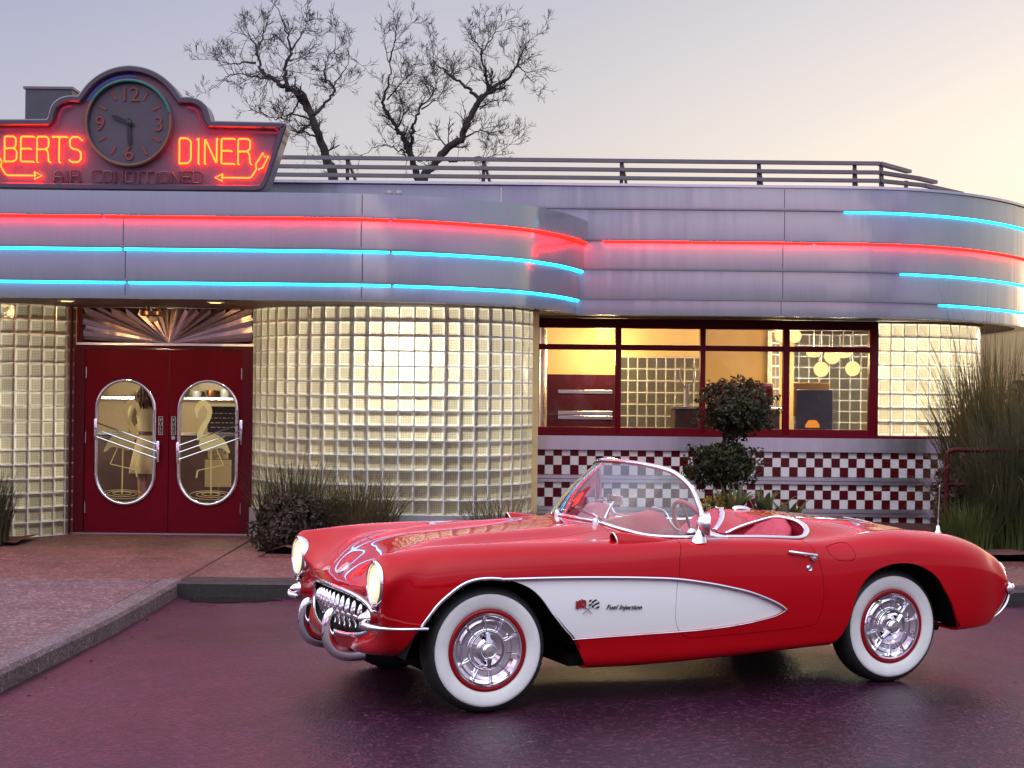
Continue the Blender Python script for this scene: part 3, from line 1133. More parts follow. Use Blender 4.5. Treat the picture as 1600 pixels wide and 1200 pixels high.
# ---- door hardware
d = doors[-1]
mb = MB()
pa, pb = side_xyz(1.82, .802, True, .020), side_xyz(2.0, .775, True, .018)
mb.tube(catmull([pa + Vector((0, .006, 0)), pa.lerp(pb, .25) + Vector((0, -.008, 0)), pa.lerp(pb, .6) + Vector((0, -.012, 0)), pb], 4), [(.004, .006)] + [(.007, .0095)] * 11 + [(.010, .012)], 10, flat=(0, 1, 0))
mb.lathe([(.0005, -.016), (.018, -.012), (.021, .0), (.021, .012)], center=side_xyz(1.985, .766, True, .008), axis='Y', seg=20)
mb.build('door_handle', chrome, d, smooth=50)
mb = MB()
mb.lathe([(.0005, -.008), (.010, -.008), (.011, -.004), (.016, -.006), (.019, -.002), (.019, .006)], center=side_xyz(1.955, .712, True, .002), axis='Y', seg=24)
mb.build('door_lock', chrome, d, smooth=30)
mb = MB()
bp = top_pt(1.335, .80)[0] + Vector((-.045, 0, 0))
bx, bz = bp.x, bp.z
rows = []
for z, r1, cx in ((bz - .012, .050, 1.275), (bz + .012, .042, 1.278), (bz + .04, .026, 1.285), (bz + .07, .016, 1.293), (bz + .10, .013, 1.30)):
    rows.append([(cx + r1 * math.cos(a), -(.80 - (z - bz) * .12) + r1 * .6 * math.sin(a), z) for a in np.linspace(0, 2 * PI, 16, endpoint=False)])
mb.grid(rows, closed=True)
M0 = Matrix.Translation((1.325, -.795, bz + .092)) @ Matrix.Scale(1.08, 4) @ Matrix.Rotation(math.radians(-28), 4, 'Z')
st = len(mb.v)
mb.lathe([(.0005, -.055), (.022, -.050), (.042, -.034), (.055, -.010), (.060, .010), (.061, .018), (.056, .020)], axis='X', seg=28)
mb.xform(M0, st)
st = len(mb.v)
mb.lathe([(.0005, .017), (.055, .017), (.056, .019)], axis='X', seg=28, mi=1)
mb.xform(M0, st)
dm = mb.build('door_mirror', [chrome, mat('mirror', (.9, .9, .92), .02, 1.0)], d, smooth=50)

# ---- interior
mb = MB()
out = [(.98, 0), (1.05, .55), (1.2, .66), (1.7, .69), (1.9, .66), (2.04, .45), (1.95, .0)]
mb.box(1.0, 2.08, -.70, .70, .26, .30)
mb.build('floor_carpet', carpet, car)
mb = MB()
loop = [(s, l) for s, l in OPEN if l >= 0]
rows = [[(s + ds, l + dl, z) for s, l in loop] for z, ds, dl in ((.86, .0, .0), (.6, .03, .01), (.29, .06, .01))]
top_r = [(s, l, top_pt(s, l)[0].z - .004) for s, l in loop]
rows = [top_r] + rows[1:]
mb.grid(rows)
mb.grid([[(a, -b, c) for a, b, c in r] for r in rows])
mb.build('cockpit_lining', dash_red, car, smooth=50, fix=False)
# dash pad with two cowls
mb = MB()
ls_ = np.linspace(-.70, .70, 57)
rows = []
for l in ls_:
    hump = .085 * math.exp(-((abs(l) - .37) / .155) ** 4)
    front = .90 + .39 * max(0, (abs(l) - .15) / .55) ** 2.2
    edge = 1.245 + .0 * l
    zb_ = .945 - .04 * (abs(l) / .7) ** 2
    r = [(front - .02, l, zb_ - .012), (front + .03, l, zb_ + .006), ((front + edge) / 2, l, zb_ + .004 + hump * .55), (edge - .03, l, zb_ + hump * .96), (edge, l, zb_ + hump * .98 - .008), (edge + .012, l, zb_ + hump * .7 - .03),
         (edge - .01, l, zb_ - .06), (edge + .02, l, zb_ - .20), (edge - .10, l, zb_ - .34)]
    rows.append(r)
mb.grid(rows)
mb.build('dashboard', dash_red, car, smooth=60, fix=False)
mb = MB()
mb.tube([(1.25, l, .955 - .04 * (abs(l) / .7) ** 2 + .085 * math.exp(-((abs(l) - .37) / .155) ** 4)) for l in ls_[2:-2]], .005, 6)
mb.build('dash_trim', chrome, car, smooth=60)
# steering wheel
sw = bpy.data.objects.new('steering_wheel', None)
C.objects.link(sw)
sw.parent = car
sw.location = (1.50, -.37, .885)
sw.rotation_euler = (0, math.radians(62), 0)
mb = MB()
mb.tube([(.205 * math.cos(a), .205 * math.sin(a), 0) for a in np.linspace(0, 2 * PI, 48, endpoint=False)], .0135, 10, closed=True)
mb.build('wheel_rim', leather, sw, smooth=60)
mb = MB()
for a in (PI, PI / 3, -PI / 3):
    mb.bar((.02 * math.cos(a), .02 * math.sin(a), -.02), (.2 * math.cos(a), .2 * math.sin(a), 0), .03, .004)
mb.lathe([(.0005, .0), (.03, -.004), (.04, -.02), (.02, -.06), (.018, -.3)], seg=20)
mb.build('wheel_spokes', chrome, sw, smooth=40)
# seats
def seat(y):
    s = bpy.data.objects.new('seat', None)
    C.objects.link(s)
    s.parent = car
    s.location = (1.74, y, .315)
    mb = MB()
    mb.rbox(-.28, .20, -.25, .25, .02, .24, .07, seg=4)
    mb.build('cushion', leather, s, smooth=60)
    mb = MB()
    rows = []
    n = 24
    for t in np.linspace(0, 1, 13):
        z = .10 + .535 * t
        hw = .275 * math.sqrt(max(.02, 1 - max(0, (t - .40) / .605) ** 2.6))
        th = .085 * (1 - .35 * t) * (1 if t < .93 else .7)
        cx = .14 + .20 * t
        r = []
        for a in np.linspace(0, 2 * PI, n, endpoint=False):
            ca, sa = math.cos(a), math.sin(a)
            yy = hw * math.copysign(abs(sa) ** .75, sa)
            xx = th * math.copysign(abs(ca) ** .8, ca)
            xx += .07 * (yy / .25) ** 2 * -1 + (-.012 * math.cos(yy * 75) if ca < 0 else 0)
            r.append((cx + xx, yy, z))
        rows.append(r)
    mb.grid(rows, closed=True)
    mb.add(rows[-1], [tuple(range(n))])
    mb.build('backrest', leather, s, smooth=70)
    return s


seat(-.37)
seat(.37)
# chrome knob and grab strips between the seats
mb = MB()
mb.lathe([(.0005, .03), (.012, .028), (.016, .018), (.016, .0)], center=(1.735, -.02, .842), seg=16)
mb.build('center_latch', chrome, car, smooth=50)
mb = MB()
mb.tube(catmull([(2.17, .30, .956), (2.19, .30, .968), (2.25, .30, .966), (2.29, .30, .952)], 4), [(.014, .005)] * 13, 8)
mb.build('top_latch', chrome, car, smooth=60)
# rear-view mirror
mb = MB()
mb.tube([(1.10, .0, .945), (1.12, 0, 1.0), (1.15, 0, 1.045)], [.018, .008, .006], 8)
mb.rbox(1.145, 1.165, -.095, .095, 1.03, 1.085, .009)
mb.build('rear_view_mirror', chrome, car, smooth=40)
# antenna
mb = MB()
ab = top_pt(3.06, .63)[0]
mb.lathe([(.022, -.006), (.022, .006), (.014, .014), (.010, .045), (.006, .05)], center=(ab.x, -.63, ab.z), seg=16)
mb.tube([(ab.x, -.63, ab.z + .04), (ab.x + .01, -.63, ab.z + .29)], [.0042, .003], 8)
mb.lathe([(.0005, .012), (.005, .008), (.005, 0)], center=(ab.x + .01, -.63, ab.z + .285), seg=10)
mb.build('antenna', chrome, car, smooth=40)
# tail lights, rear bumper ends
for y in (-1, 1):
    mb = MB()
    mb.lathe([(.0005, .045), (.03, .040), (.048, .022), (.055, .0), (.055, -.02)], seg=28)
    mb.xform(Matrix.Translation((3.500, y * .680, .618)) @ Matrix.Rotation(math.radians(72), 4, 'Y') @ Matrix.Diagonal((.95, .62, .7, 1)))
    tl = mb.build('tail_light', tail_red, car, smooth=60)
    mb = MB()
    mb.tube([(.056 * math.cos(a), .037 * math.sin(a), .002) for a in np.linspace(0, 2 * PI, 32, endpoint=False)], .007, 8, closed=True)
    mb.xform(Matrix.Translation((3.500, y * .680, .618)) @ Matrix.Rotation(math.radians(72), 4, 'Y'))
    mb.build('bezel', chrome, tl, smooth=60)
    mb = MB()
    pts = catmull([(3.48, y * .785, .520), (3.52, y * .76, .518), (3.56, y * .70, .517), (3.57, y * .60, .517), (3.57, y * .48, .517)], 4)
    mb.tube(pts, [(.015, .028)] + [(.022, .036)] * (len(pts) - 2) + [(.012, .028)], 12, flat=(0, 1, 0))
    mb.build('rear_bumper', chrome, car, smooth=60)
    mb = MB()
    pts = catmull([(3.28, y * .72, .292), (3.37, y * .715, .322), (3.45, y * .725, .37), (3.50, y * .735, .43), (3.525, y * .735, .50)], 4)
    mb.tube(pts, [(.016, .010)] * len(pts), 8, flat=(0, 1, 0))
    mb.build('bumper_wing', dull_chrome, car, smooth=60)
# deck chrome strips
mb = MB()
for s0, s1 in ((2.60, 2.70),):
    mb.tube([top_pt(s, 0, .006)[0] for s in np.linspace(2.80, 3.25, 12)], [(.006, .010)] * 12, 8, flat=(0, 0, 1))
mb.build('deck_strip', chrome, car, smooth=60)
# ================================================================== the diner
def PX(px, Y):
    return (px - 800.0) / FPX * Y


def PZ(px, py, Y):
    return CAMH + (600.0 + HOR + ROLL * (px - 800) - py) / FPX * Y


def brushed(name, col, rough=.3, streak=60.0, amt=.25, metal=1.0):
    """brushed stainless sheet: fine vertical streaks, soft waviness"""
    m, nt, b = new_mat(name)
    b.inputs['Metallic'].default_value = metal
    b.inputs['Base Color'].default_value = (*col, 1)
    tc = nt.nodes.new('ShaderNodeTexCoord')
    mp = nt.nodes.new('ShaderNodeMapping')
    mp.inputs['Scale'].default_value = (1, 1, .04)
    n = nt.nodes.new('ShaderNodeTexNoise')
    n.inputs['Scale'].default_value = streak
    n.inputs['Detail'].default_value = 4
    q = nt.nodes.new('ShaderNodeMapRange')
    q.inputs['To Min'].default_value = rough * (1 - amt)
    q.inputs['To Max'].default_value = rough * (1 + amt)
    n2 = nt.nodes.new('ShaderNodeTexNoise')
    n2.inputs['Scale'].default_value = 1.1
    n2.inputs['Detail'].default_value = 3
    bp = nt.nodes.new('ShaderNodeBump')
    bp.inputs['Strength'].default_value = .6
    bp.inputs['Distance'].default_value = .03
    mp2 = nt.nodes.new('ShaderNodeMapping')
    mp2.inputs['Scale'].default_value = (1.6, 1.6, .16)
    L_ = nt.links.new
    L_(tc.outputs['Object'], mp.inputs[0])
    L_(tc.outputs['Object'], mp2.inputs[0])
    L_(mp.outputs[0], n.inputs['Vector'])
    L_(mp2.outputs[0], n2.inputs['Vector'])
    L_(n.outputs[0], q.inputs[0])
    L_(q.outputs[0], b.inputs['Roughness'])
    L_(n2.outputs[0], bp.inputs['Height'])
    L_(bp.outputs[0], b.inputs['Normal'])
    r = nt.nodes.new('ShaderNodeValToRGB')
    ramp(r, [(.3, tuple(c * .96 for c in col)), (.7, tuple(min(1, c * 1.03) for c in col))])
    L_(n.outputs[0], r.inputs[0])
    L_(r.outputs[0], b.inputs['Base Color'])
    return m


steel = brushed('brushed steel fascia', (.355, .40, .45), .15, 60, .18, metal=.62)
steel_trim = brushed('steel trim', (.58, .57, .65), .38)
maroon = mat('maroon enamel', (.075, .003, .009), rough=.4, coat=.0, spec=.15, noise=.08, nscale=3)
door_red = mat('door enamel', (.115, .002, .010), rough=.5, coat=.0, spec=.08, noise=.10, nscale=2.5)
soffit_m = mat('soffit paint', (.085, .040, .042), rough=.55, noise=.10, nscale=2)
frame_red = mat('window frame enamel', (.15, .003, .012), rough=.4, coat=.0, spec=.15, noise=.06, nscale=4)
mortar = mat('block mortar', (.78, .76, .78), rough=.8, noise=.15, nscale=20)
tile_white = mat('white tile', (.82, .82, .83), rough=.18, coat=.4, noise=.05, nscale=5)
tile_red = mat('maroon tile', (.10, .003, .009), rough=.25, coat=.15, spec=.25, noise=.12, nscale=5)
grout = mat('tile grout', (.30, .28, .30), rough=.8)
cream = mat('cream interior wall', (.56, .41, .20), rough=.7, noise=.06, nscale=1.5)
tan = mat('tan interior wall', (.42, .27, .11), rough=.7, noise=.08, nscale=2)
pane = glass_mat('window pane', (.93, .95, .95), 1.5, 1.0)
roof_m = mat('roof membrane', (.16, .15, .17), rough=.85, noise=.2, nscale=3)
rail_m = mat('rail paint', (.13, .11, .13), rough=.5, noise=.08, nscale=6)
neon_red = emit_mat('red neon', (1.0, .0006, .0003), 75.0)
neon_cyan = emit_mat('cyan neon', (.002, .15, .26), 36.0)
neon_amber = emit_mat('orange red neon', (1.0, .022, .002), 26.0)
neon_pink = emit_mat('dim magenta neon', (.55, .03, .10), .55)
neon_off = mat('unlit neon glass', (.16, .02, .04), rough=.25, coat=.5)
lamp_warm = emit_mat('warm lamp', (1.0, .62, .24), 1.35)
lamp_shelf = emit_mat('shelf lamp', (1.0, .93, .62), 2.2)
dark_wood = mat('dark wood', (.06, .022, .012), rough=.4, noise=.3, nscale=5)

# ---- glass block
gb, nt, b = new_mat('glass block')
nt.nodes.clear()
N = nt.nodes.new
L2 = nt.links.new
uv = N('ShaderNodeUVMap')
frac = N('ShaderNodeVectorMath')
frac.operation = 'FRACTION'
flo = N('ShaderNodeVectorMath')
flo.operation = 'FLOOR'
L2(uv.outputs[0], frac.inputs[0])
L2(uv.outputs[0], flo.inputs[0])
wnz = N('ShaderNodeTexWhiteNoise')
wnz.noise_dimensions = '2D'
L2(flo.outputs[0], wnz.inputs['Vector'])
sp = N('ShaderNodeSeparateXYZ')
L2(frac.outputs[0], sp.inputs[0])


def math_n(op, a=None, bv=None, clamp=False):
    n = N('ShaderNodeMath')
    n.operation = op
    n.use_clamp = clamp
    for i, x in enumerate((a, bv)):
        if x is None:
            continue
        if isinstance(x, (int, float)):
            n.inputs[i].default_value = x
        else:
            L2(x, n.inputs[i])
    return n.outputs[0]


# fluting: lines both ways on the inner faces of the block
fx = math_n('ABSOLUTE', math_n('SINE', math_n('MULTIPLY', sp.outputs[0], PI * 9)))
fy = math_n('ABSOLUTE', math_n('SINE', math_n('MULTIPLY', sp.outputs[1], PI * 9)))
lines = math_n('MULTIPLY', math_n('POWER', fx, .45), math_n('POWER', fy, .45))
# the clear rim of each block
ex_ = math_n('ABSOLUTE', math_n('SUBTRACT', sp.outputs[0], .5))
ey_ = math_n('ABSOLUTE', math_n('SUBTRACT', sp.outputs[1], .5))
rim = math_n('GREATER_THAN', math_n('MAXIMUM', ex_, ey_), .37)
tr_c = N('ShaderNodeValToRGB')
ramp(tr_c, [(0.0, (.21, .14, .10)), (.5, (.47, .42, .32)), (1.0, (.76, .78, .65))])
L2(lines, tr_c.inputs[0])
rimmix = N('ShaderNodeMix')
rimmix.data_type = 'RGBA'
L2(math_n('MULTIPLY', rim, .8), rimmix.inputs[0])
L2(tr_c.outputs[0], rimmix.inputs[6])
rimmix.inputs[7].default_value = (.93, 1.0, .88, 1)
vary = N('ShaderNodeMapRange')
vary.inputs['To Min'].default_value = .70
vary.inputs['To Max'].default_value = 1.16
L2(wnz.outputs[0], vary.inputs[0])
vm = N('ShaderNodeMix')
vm.data_type = 'RGBA'
vm.blend_type = 'MULTIPLY'
vm.inputs[0].default_value = 1
L2(rimmix.outputs[2], vm.inputs[6])
L2(vary.outputs[0], vm.inputs[7])
trl = N('ShaderNodeBsdfTranslucent')
L2(vm.outputs[2], trl.inputs[0])
tpt = N('ShaderNodeBsdfTransparent')
tpt.inputs[0].default_value = (.80, .86, .78, 1)
mx1 = N('ShaderNodeMixShader')
mx1.inputs[0].default_value = .0
L2(trl.outputs[0], mx1.inputs[1])
L2(tpt.outputs[0], mx1.inputs[2])
dif = N('ShaderNodeBsdfDiffuse')
dif.inputs[0].default_value = (.70, .72, .68, 1)
mx2 = N('ShaderNodeMixShader')
mx2.inputs[0].default_value = .09
L2(mx1.outputs[0], mx2.inputs[1])
L2(dif.outputs[0], mx2.inputs[2])
gl = N('ShaderNodeBsdfGlossy')
gl.inputs['Roughness'].default_value = .08
nz = N('ShaderNodeTexNoise')
nz.inputs['Scale'].default_value = 14
tcn = N('ShaderNodeTexCoord')
L2(tcn.outputs['Object'], nz.inputs['Vector'])
bmp = N('ShaderNodeBump')
bmp.inputs['Strength'].default_value = .25
bmp.inputs['Distance'].default_value = .02
L2(nz.outputs[0], bmp.inputs['Height'])
L2(bmp.outputs[0], gl.inputs['Normal'])
fr = N('ShaderNodeFresnel')
fr.inputs[0].default_value = 1.5
mx3 = N('ShaderNodeMixShader')
L2(math_n('MULTIPLY', fr.outputs[0], 1.2, True), mx3.inputs[0])
L2(mx2.outputs[0], mx3.inputs[1])
L2(gl.outputs[0], mx3.inputs[2])
go = N('ShaderNodeOutputMaterial')
L2(mx3.outputs[0], go.inputs[0])


def arc(cx, cy, r, a0, a1, n):
    return [(cx + r * math.sin(math.radians(a)), cy - r * math.cos(math.radians(a))) for a in np.linspace(a0, a1, n)]


def path_len(P):
    return [0] + list(np.cumsum([math.dist(a, b) for a, b in zip(P, P[1:])]))


def path_at(P, S, s):
    s = min(max(s, 0), S[-1])
    i = min(len(P) - 2, max(0, int(np.searchsorted(S, s)) - 1))
    t = (s - S[i]) / (S[i + 1] - S[i] + 1e-12)
    return (P[i][0] + (P[i + 1][0] - P[i][0]) * t, P[i][1] + (P[i + 1][1] - P[i][1]) * t)


def offset_path(P, d):
    """offset to the outer (camera) side of a path that runs left to right"""
    out = []
    for i in range(len(P)):
        a, c = P[max(0, i - 1)], P[min(len(P) - 1, i + 1)]
        tx, ty = c[0] - a[0], c[1] - a[1]
        l = math.hypot(tx, ty)
        out.append((P[i][0] + ty / l * d, P[i][1] - tx / l * d))
    return out


def block_wall(name, P, z0, rows, parent, pitch=.157, rp=.1515, seed=0):
    """a wall of glass blocks along a plan path, with its mortar joints"""
    S = path_len(P)
    n = max(1, int(round(S[-1] / pitch)))
    pw = S[-1] / n
    verts, faces, uvs = [], [], []
    g, bul, bv = .0032, .006, .007
    for i in range(n):
        a, c = path_at(P, S, i * pw + g), path_at(P, S, (i + 1) * pw - g)
        tx, ty = c[0] - a[0], c[1] - a[1]
        l = math.hypot(tx, ty)
        nx, ny = ty / l, -tx / l
        for r in range(rows):
            zb, zt = z0 + r * rp + g, z0 + (r + 1) * rp - g
            o = len(verts)

            def p(u, v, d):
                return (a[0] + tx * u + nx * d, a[1] + ty * u + ny * d, zb + (zt - zb) * v)
            b_ = bv / l
            bz = bv / (zt - zb)
            ring0 = [(0, 0), (1, 0), (1, 1), (0, 1)]
            ring1 = [(b_, bz), (1 - b_, bz), (1 - b_, 1 - bz), (b_, 1 - bz)]
            for (u, v) in ring0:
                verts.append(p(u, v, 0))
            for (u, v) in ring1:
                verts.append(p(u, v, bul))
            uv4 = [(i + .02 + .96 * u, r + .02 + .96 * v + seed * 50) for u, v in ring0 + ring1]
            for f in ((4, 5, 6, 7), (0, 1, 5, 4), (1, 2, 6, 5), (2, 3, 7, 6), (3, 0, 4, 7)):
                faces.append([o + k for k in f])
                uvs += [uv4[k] for k in f]
    me = bpy.data.meshes.new(name)
    me.from_pydata(verts, [], faces)
    ul = me.uv_layers.new(name='UVMap')
    ul.data.foreach_set('uv', [x for q in uvs for x in q])
    me.materials.append(gb)
    ob = bpy.data.objects.new(name, me)
    C.objects.link(ob)
    ob.parent = parent
    mb = MB()
    zt = z0 + rows * rp
    for i in range(n + 1):
        q = path_at(P, S, i * pw)
        q2 = path_at(P, S, i * pw + (.01 if i < n else -.01))
        tx, ty = q2[0] - q[0], q2[1] - q[1]
        if i == n:
            tx, ty = -tx, -ty
        l = math.hypot(tx, ty)
        tx, ty = tx / l, ty / l
        nx, ny = ty, -tx
        w = .0048
        v = [(q[0] + tx * s + nx * d, q[1] + ty * s + ny * d, z) for z in (z0, zt) for s, d in ((-w, -.05), (w, -.05), (w, .003), (-w, .003))]
        mb.add(v, [(0, 1, 5, 4), (1, 2, 6, 5), (2, 3, 7, 6), (3, 0, 4, 7), (4, 5, 6, 7), (3, 2, 1, 0)])
    fine = [path_at(P, S, s) for s in np.linspace(0, S[-1], n * 2 + 1)]
    fo, fi = offset_path(fine, .003), offset_path(fine, -.05)
    for r in range(rows + 1):
        z = z0 + r * rp
        w = .0048
        mb.grid([[(x, y, z - w) for x, y in fi], [(x, y, z - w) for x, y in fo], [(x, y, z + w) for x, y in fo], [(x, y, z + w) for x, y in fi]])
    mb.build('mortar_joints', mortar, ob, fix=False)
    return ob


diner = thing('diner', 'streamlined steel diner with neon bands, glass block walls and red double doors', 'building', (0, 0, 0))
SOF = 2.551
DOOR_Y = 17.2
DX0, DX1 = -4.69, -2.79
BAY_Y = 16.3
BR, BPHI = 1.389, 69.4
bay_path = arc(-1.487, BAY_Y + BR, BR, -BPHI, 0, 24) + arc(-.652, BAY_Y + .885, .885, 0, 78, 22)
block_wall('glass_block_wall', bay_path, .424, 14, diner, seed=1)
col_path = arc(-5.99, BAY_Y + BR, BR, -60, BPHI, 36)
block_wall('glass_block_wall', col_path, .121, 16, diner, seed=2)
RW = 18.6
RX = 4.30
rwall_path = [(PX(1371, RW), RW), (PX(1405, RW), RW)] + arc(PX(1405, RW), RW + 1.25, 1.25, 0, 80, 22)[1:]
zr1 = PZ(1373, 505, RW)
zr0 = PZ(1373, 680.5, RW)
block_wall('glass_block_wall', rwall_path, zr0, 8, diner, rp=(zr1 - zr0) / 8, seed=3)

# ---- base of the bay and of the right corner, return wall behind the bay
mb = MB()
bp_ = offset_path(bay_path, .03)
mb.grid([[(x, y, .05) for x, y in bp_], [(x, y, .420) for x, y in bp_], [(x, y, .424) for x, y in offset_path(bay_path, -.06)]])
mb.box(.17, .215, 17.0, RW, .05, SOF)
mb.build('bay_base', grout, diner, fix=False)

# ---- fascia tiers
FL = [(-12, 15.4), (-6, 15.4), (-3, 15.4)] + catmull([(-2.2, 15.4), (-1.8, 15.405), (-1.24, 15.47), (-.63, 15.71), (-.02, 16.14), (.33, 16.68), (.55, 17.22), (.69, 17.69), (.73, 17.95)], 6)
FR = [(-.14, 17.72), (2.0, 17.72), (3.4, 17.72)] + catmull([(3.9, 17.73), (4.3, 17.82), (4.75, 18.03), (5.25, 18.40), (5.8, 19.0), (6.3, 19.75), (6.6, 20.5), (6.75, 21.5), (6.75, 24)], 6)


def tier(name, path, d, z0, z1, lip=.028):
    """one sheet-metal band: face, return lip underneath, top return"""
    f = offset_path(path, d)
    inn = offset_path(path, d - .16)
    rows = [[(x, y, z0 + .004) for x, y in inn], [(x, y, z0) for x, y in f], [(x, y, z0 + lip) for x, y in offset_path(path, d + .002)],
            [(x, y, z1) for x, y in f], [(x, y, z1 + .002) for x, y in inn]]
    mb = MB()
    mb.grid(rows)
    for k in (0, -1):
        e = [r[k] for r in rows]
        mb.add(e, [tuple(range(len(e)))])
    return mb.build(name, steel, diner, smooth=25, fix=False)


ZL = [2.551, 2.712, 3.030, 3.334, 3.560]
ZR = [2.551, 2.722, 3.047, 3.362, 3.708, 3.945]
for k in range(4):
    tier('fascia_band', FL, .048 * k, ZL[k], ZL[k + 1] + .01)
for k in range(5):
    tier('fascia_band', FR, .04 * k, ZR[k], ZR[k + 1] + .01)
# upper parapet running left behind the sign
mb = MB()
mb.box(-12, -.145, 17.56, 17.70, 3.50, 3.945)
mb.build('parapet', steel, diner)
mb = MB()
par_top = [(-12, 17.5), (-.1, 17.5)] + offset_path(FR, .185)[1:]
mb.grid([[(x, y, 3.956) for x, y in par_top], [(x, y, 3.985) for x, y in par_top], [(x, y + .25, 3.985) for x, y in par_top], [(x, y + .25, 3.956) for x, y in par_top]], closed=False)
mb.build('parapet_cap', steel_trim, diner, fix=False)
# joints between the fascia sheets
mb = MB()
for X, k0, k1, P, zz, d_, st_ in ((PX(190, 15.3), 0, 3, FL, ZL, .048, 1), (PX(562, 15.3), 0, 4, FL, ZL, .048, 1), (PX(1222, 17.6), 0, 5, FR, ZR, .04, 1)):
    for k in range(k0, k1):
        y = P[1][1] - d_ * k - .003
        mb = MB()
        mb.box(X - .003 + .01 * (k % 2), X + .003 + .01 * (k % 2), y, y + .004, zz[k] + .03, zz[k + 1] - .002)
        mb.build('panel_seam', black_enamel, diner)


def neon_run(path, d, z, s0, s1, m, r=.014, parent=None):
    f = offset_path(path, d)
    S = path_len(f)
    n = max(3, int((s1 - s0) / .12))
    pts = [(*path_at(f, S, s), z) for s in np.linspace(s0, s1, n)]
    mb = MB()
    mb.tube(pts, r, 6)
    return mb.build('neon_tube', m, parent or diner, smooth=60)


def s_at_x(path, X):
    S = path_len(path)
    for i in range(len(path) - 1):
        if path[i][0] <= X <= path[i + 1][0]:
            return S[i] + (S[i + 1] - S[i]) * (X - path[i][0]) / (path[i + 1][0] - path[i][0] + 1e-9)
    return S[-1]


endL = path_len(FL)[-1]
for (z, k, mt, gaps) in ((ZL[3], 2, neon_red, (160, 608)), (ZL[2], 1, neon_cyan, (190, 608)), (ZL[1], 0, neon_cyan, (195, 610))):
    cuts = [s_at_x(FL, -9)] + [s_at_x(FL, PX(g_, 15.35)) for g_ in gaps] + [endL - .10]
    for a, c in zip(cuts, cuts[1:]):
        neon_run(FL, .048 * k + .024, z - .006, a + .02, c - .02, mt)
endR = path_len(FR)[-1]
for (z, k, mt, x0, gaps) in ((ZR[3], 2, neon_red, .98, (1270,)), (ZR[4], 3, neon_cyan, PX(1312, 17.7), ()), (ZR[2], 1, neon_cyan, PX(1402, 17.85), ()), (ZR[1], 0, neon_cyan, PX(1466, 18.1), ())):
    cuts = [s_at_x(FR, x0)] + [s_at_x(FR, PX(g_, 17.65)) for g_ in gaps] + [endR - 2.5]
    for a, c in zip(cuts, cuts[1:]):
        neon_run(FR, .04 * k + .022, z - .005, a + .02, c - .02, mt)

# ---- soffit and roofs
def fan_cap(path, back, z, name, m, dz=.03):
    mb = MB()
    n = len(path)
    lo = [(x, y, z) for x, y in path]
    bk = [(x, back, z) for x, y in path]
    mb.grid([lo, bk])
    return mb.build(name, m, diner, fix=False)


fan_cap(offset_path(FL, -.14), 17.9, SOF + .006, 'soffit', soffit_m)
fan_cap(FL, 17.65, 3.555, 'roof', roof_m)
mb = MB()
fr_in = [p for p in offset_path(FR, -.14)]
mb.grid([[(x, y, SOF + .006) for x, y in fr_in], [(min(x, 5.6), max(y, min(y + 1.6, 24)), SOF + .006) for x, y in fr_in]])
mb.build('soffit', soffit_m, diner, fix=False)
mb = MB()
mb.grid([[(x, y, 3.93) for x, y in FR], [(x, 27, 3.93) for x, y in FR]])
mb.box(-12, -.2, 17.7, 27, 3.90, 3.93)
mb.build('roof', roof_m, diner, fix=False)

# ---- the right-hand window wall
def wx(px):
    return PX(px, RW)


def wz(px, py):
    return PZ(px, py, RW)


xl, xr = .215, wx(1371)
ztop, zhead = SOF, wz(842, 510.2)
zsill0, zsill1 = wz(835, 666.5), wz(835, 679.2)
mb = MB()
mb.box(xl, xr, RW - .02, RW + .10, zhead, ztop)
mb.build('window_header', maroon, diner)
win = bpy.data.objects.new('window', None)
C.objects.link(win)
win.parent = diner
mb = MB()
ztr = wz(835, 541)
mull = [(xl, wx(836.5)), (wx(961), wx(970)), (wx(1093), wx(1101.5)), (wx(1223), wx(1232.5)), (wx(1357), xr)]
for a, c in mull:
    mb.rbox(a, c, RW - .05, RW + .06, zsill1 - .01, zhead + .006, .006)
for (a, a1), (c, c1) in zip(mull, mull[1:]):
    mb.box(a1 - .002, c + .002, RW - .035, RW + .05, ztr - .035, ztr + .028)
    mb.box(a1 - .002, c + .002, RW - .03, RW + .05, zhead - .012, zhead + .004)
    mb.box(a1 - .002, c + .002, RW - .04, RW + .05, zsill1 + .012, zsill0)
mb.box(xl, xr + .01, RW - .055, RW + .08, zsill1 - .004, zsill1 + .030)
mb.build('frame', frame_red, win, smooth=30)
for (a, a1), (c, c1) in zip(mull, mull[1:]):
    for z0, z1 in ((zsill0, ztr - .035), (ztr + .028, zhead - .012)):
        mb = MB()
        mb.add([(a1, RW + .01, z0), (c, RW + .01, z0), (c, RW + .01, z1), (a1, RW + .01, z1)], [(0, 1, 2, 3)])
        mb.build('pane', pane, win)
# curved sill below the glass block corner
below = [(xl, RW - .02), (2.0, RW - .02)] + offset_path(rwall_path, .02)
mb = MB()
rim_o = offset_path(rwall_path, .05)
mb.grid([[(x, y, zr0 - .04) for x, y in rim_o], [(x, y, zr0 - .004) for x, y in rim_o], [(x, y, zr0 - .004) for x, y in offset_path(rwall_path, -.05)]])
mb.build('corner_frame', frame_red, diner, fix=False)
mb = MB()
mb.grid([[(x, y, zr1 + .004) for x, y in offset_path(rwall_path, -.04)], [(x, y, zr1 + .004) for x, y in offset_path(rwall_path, .03)], [(x, y, SOF) for x, y in offset_path(rwall_path, .03)]])
mb.build('corner_frame', frame_red, diner, fix=False)


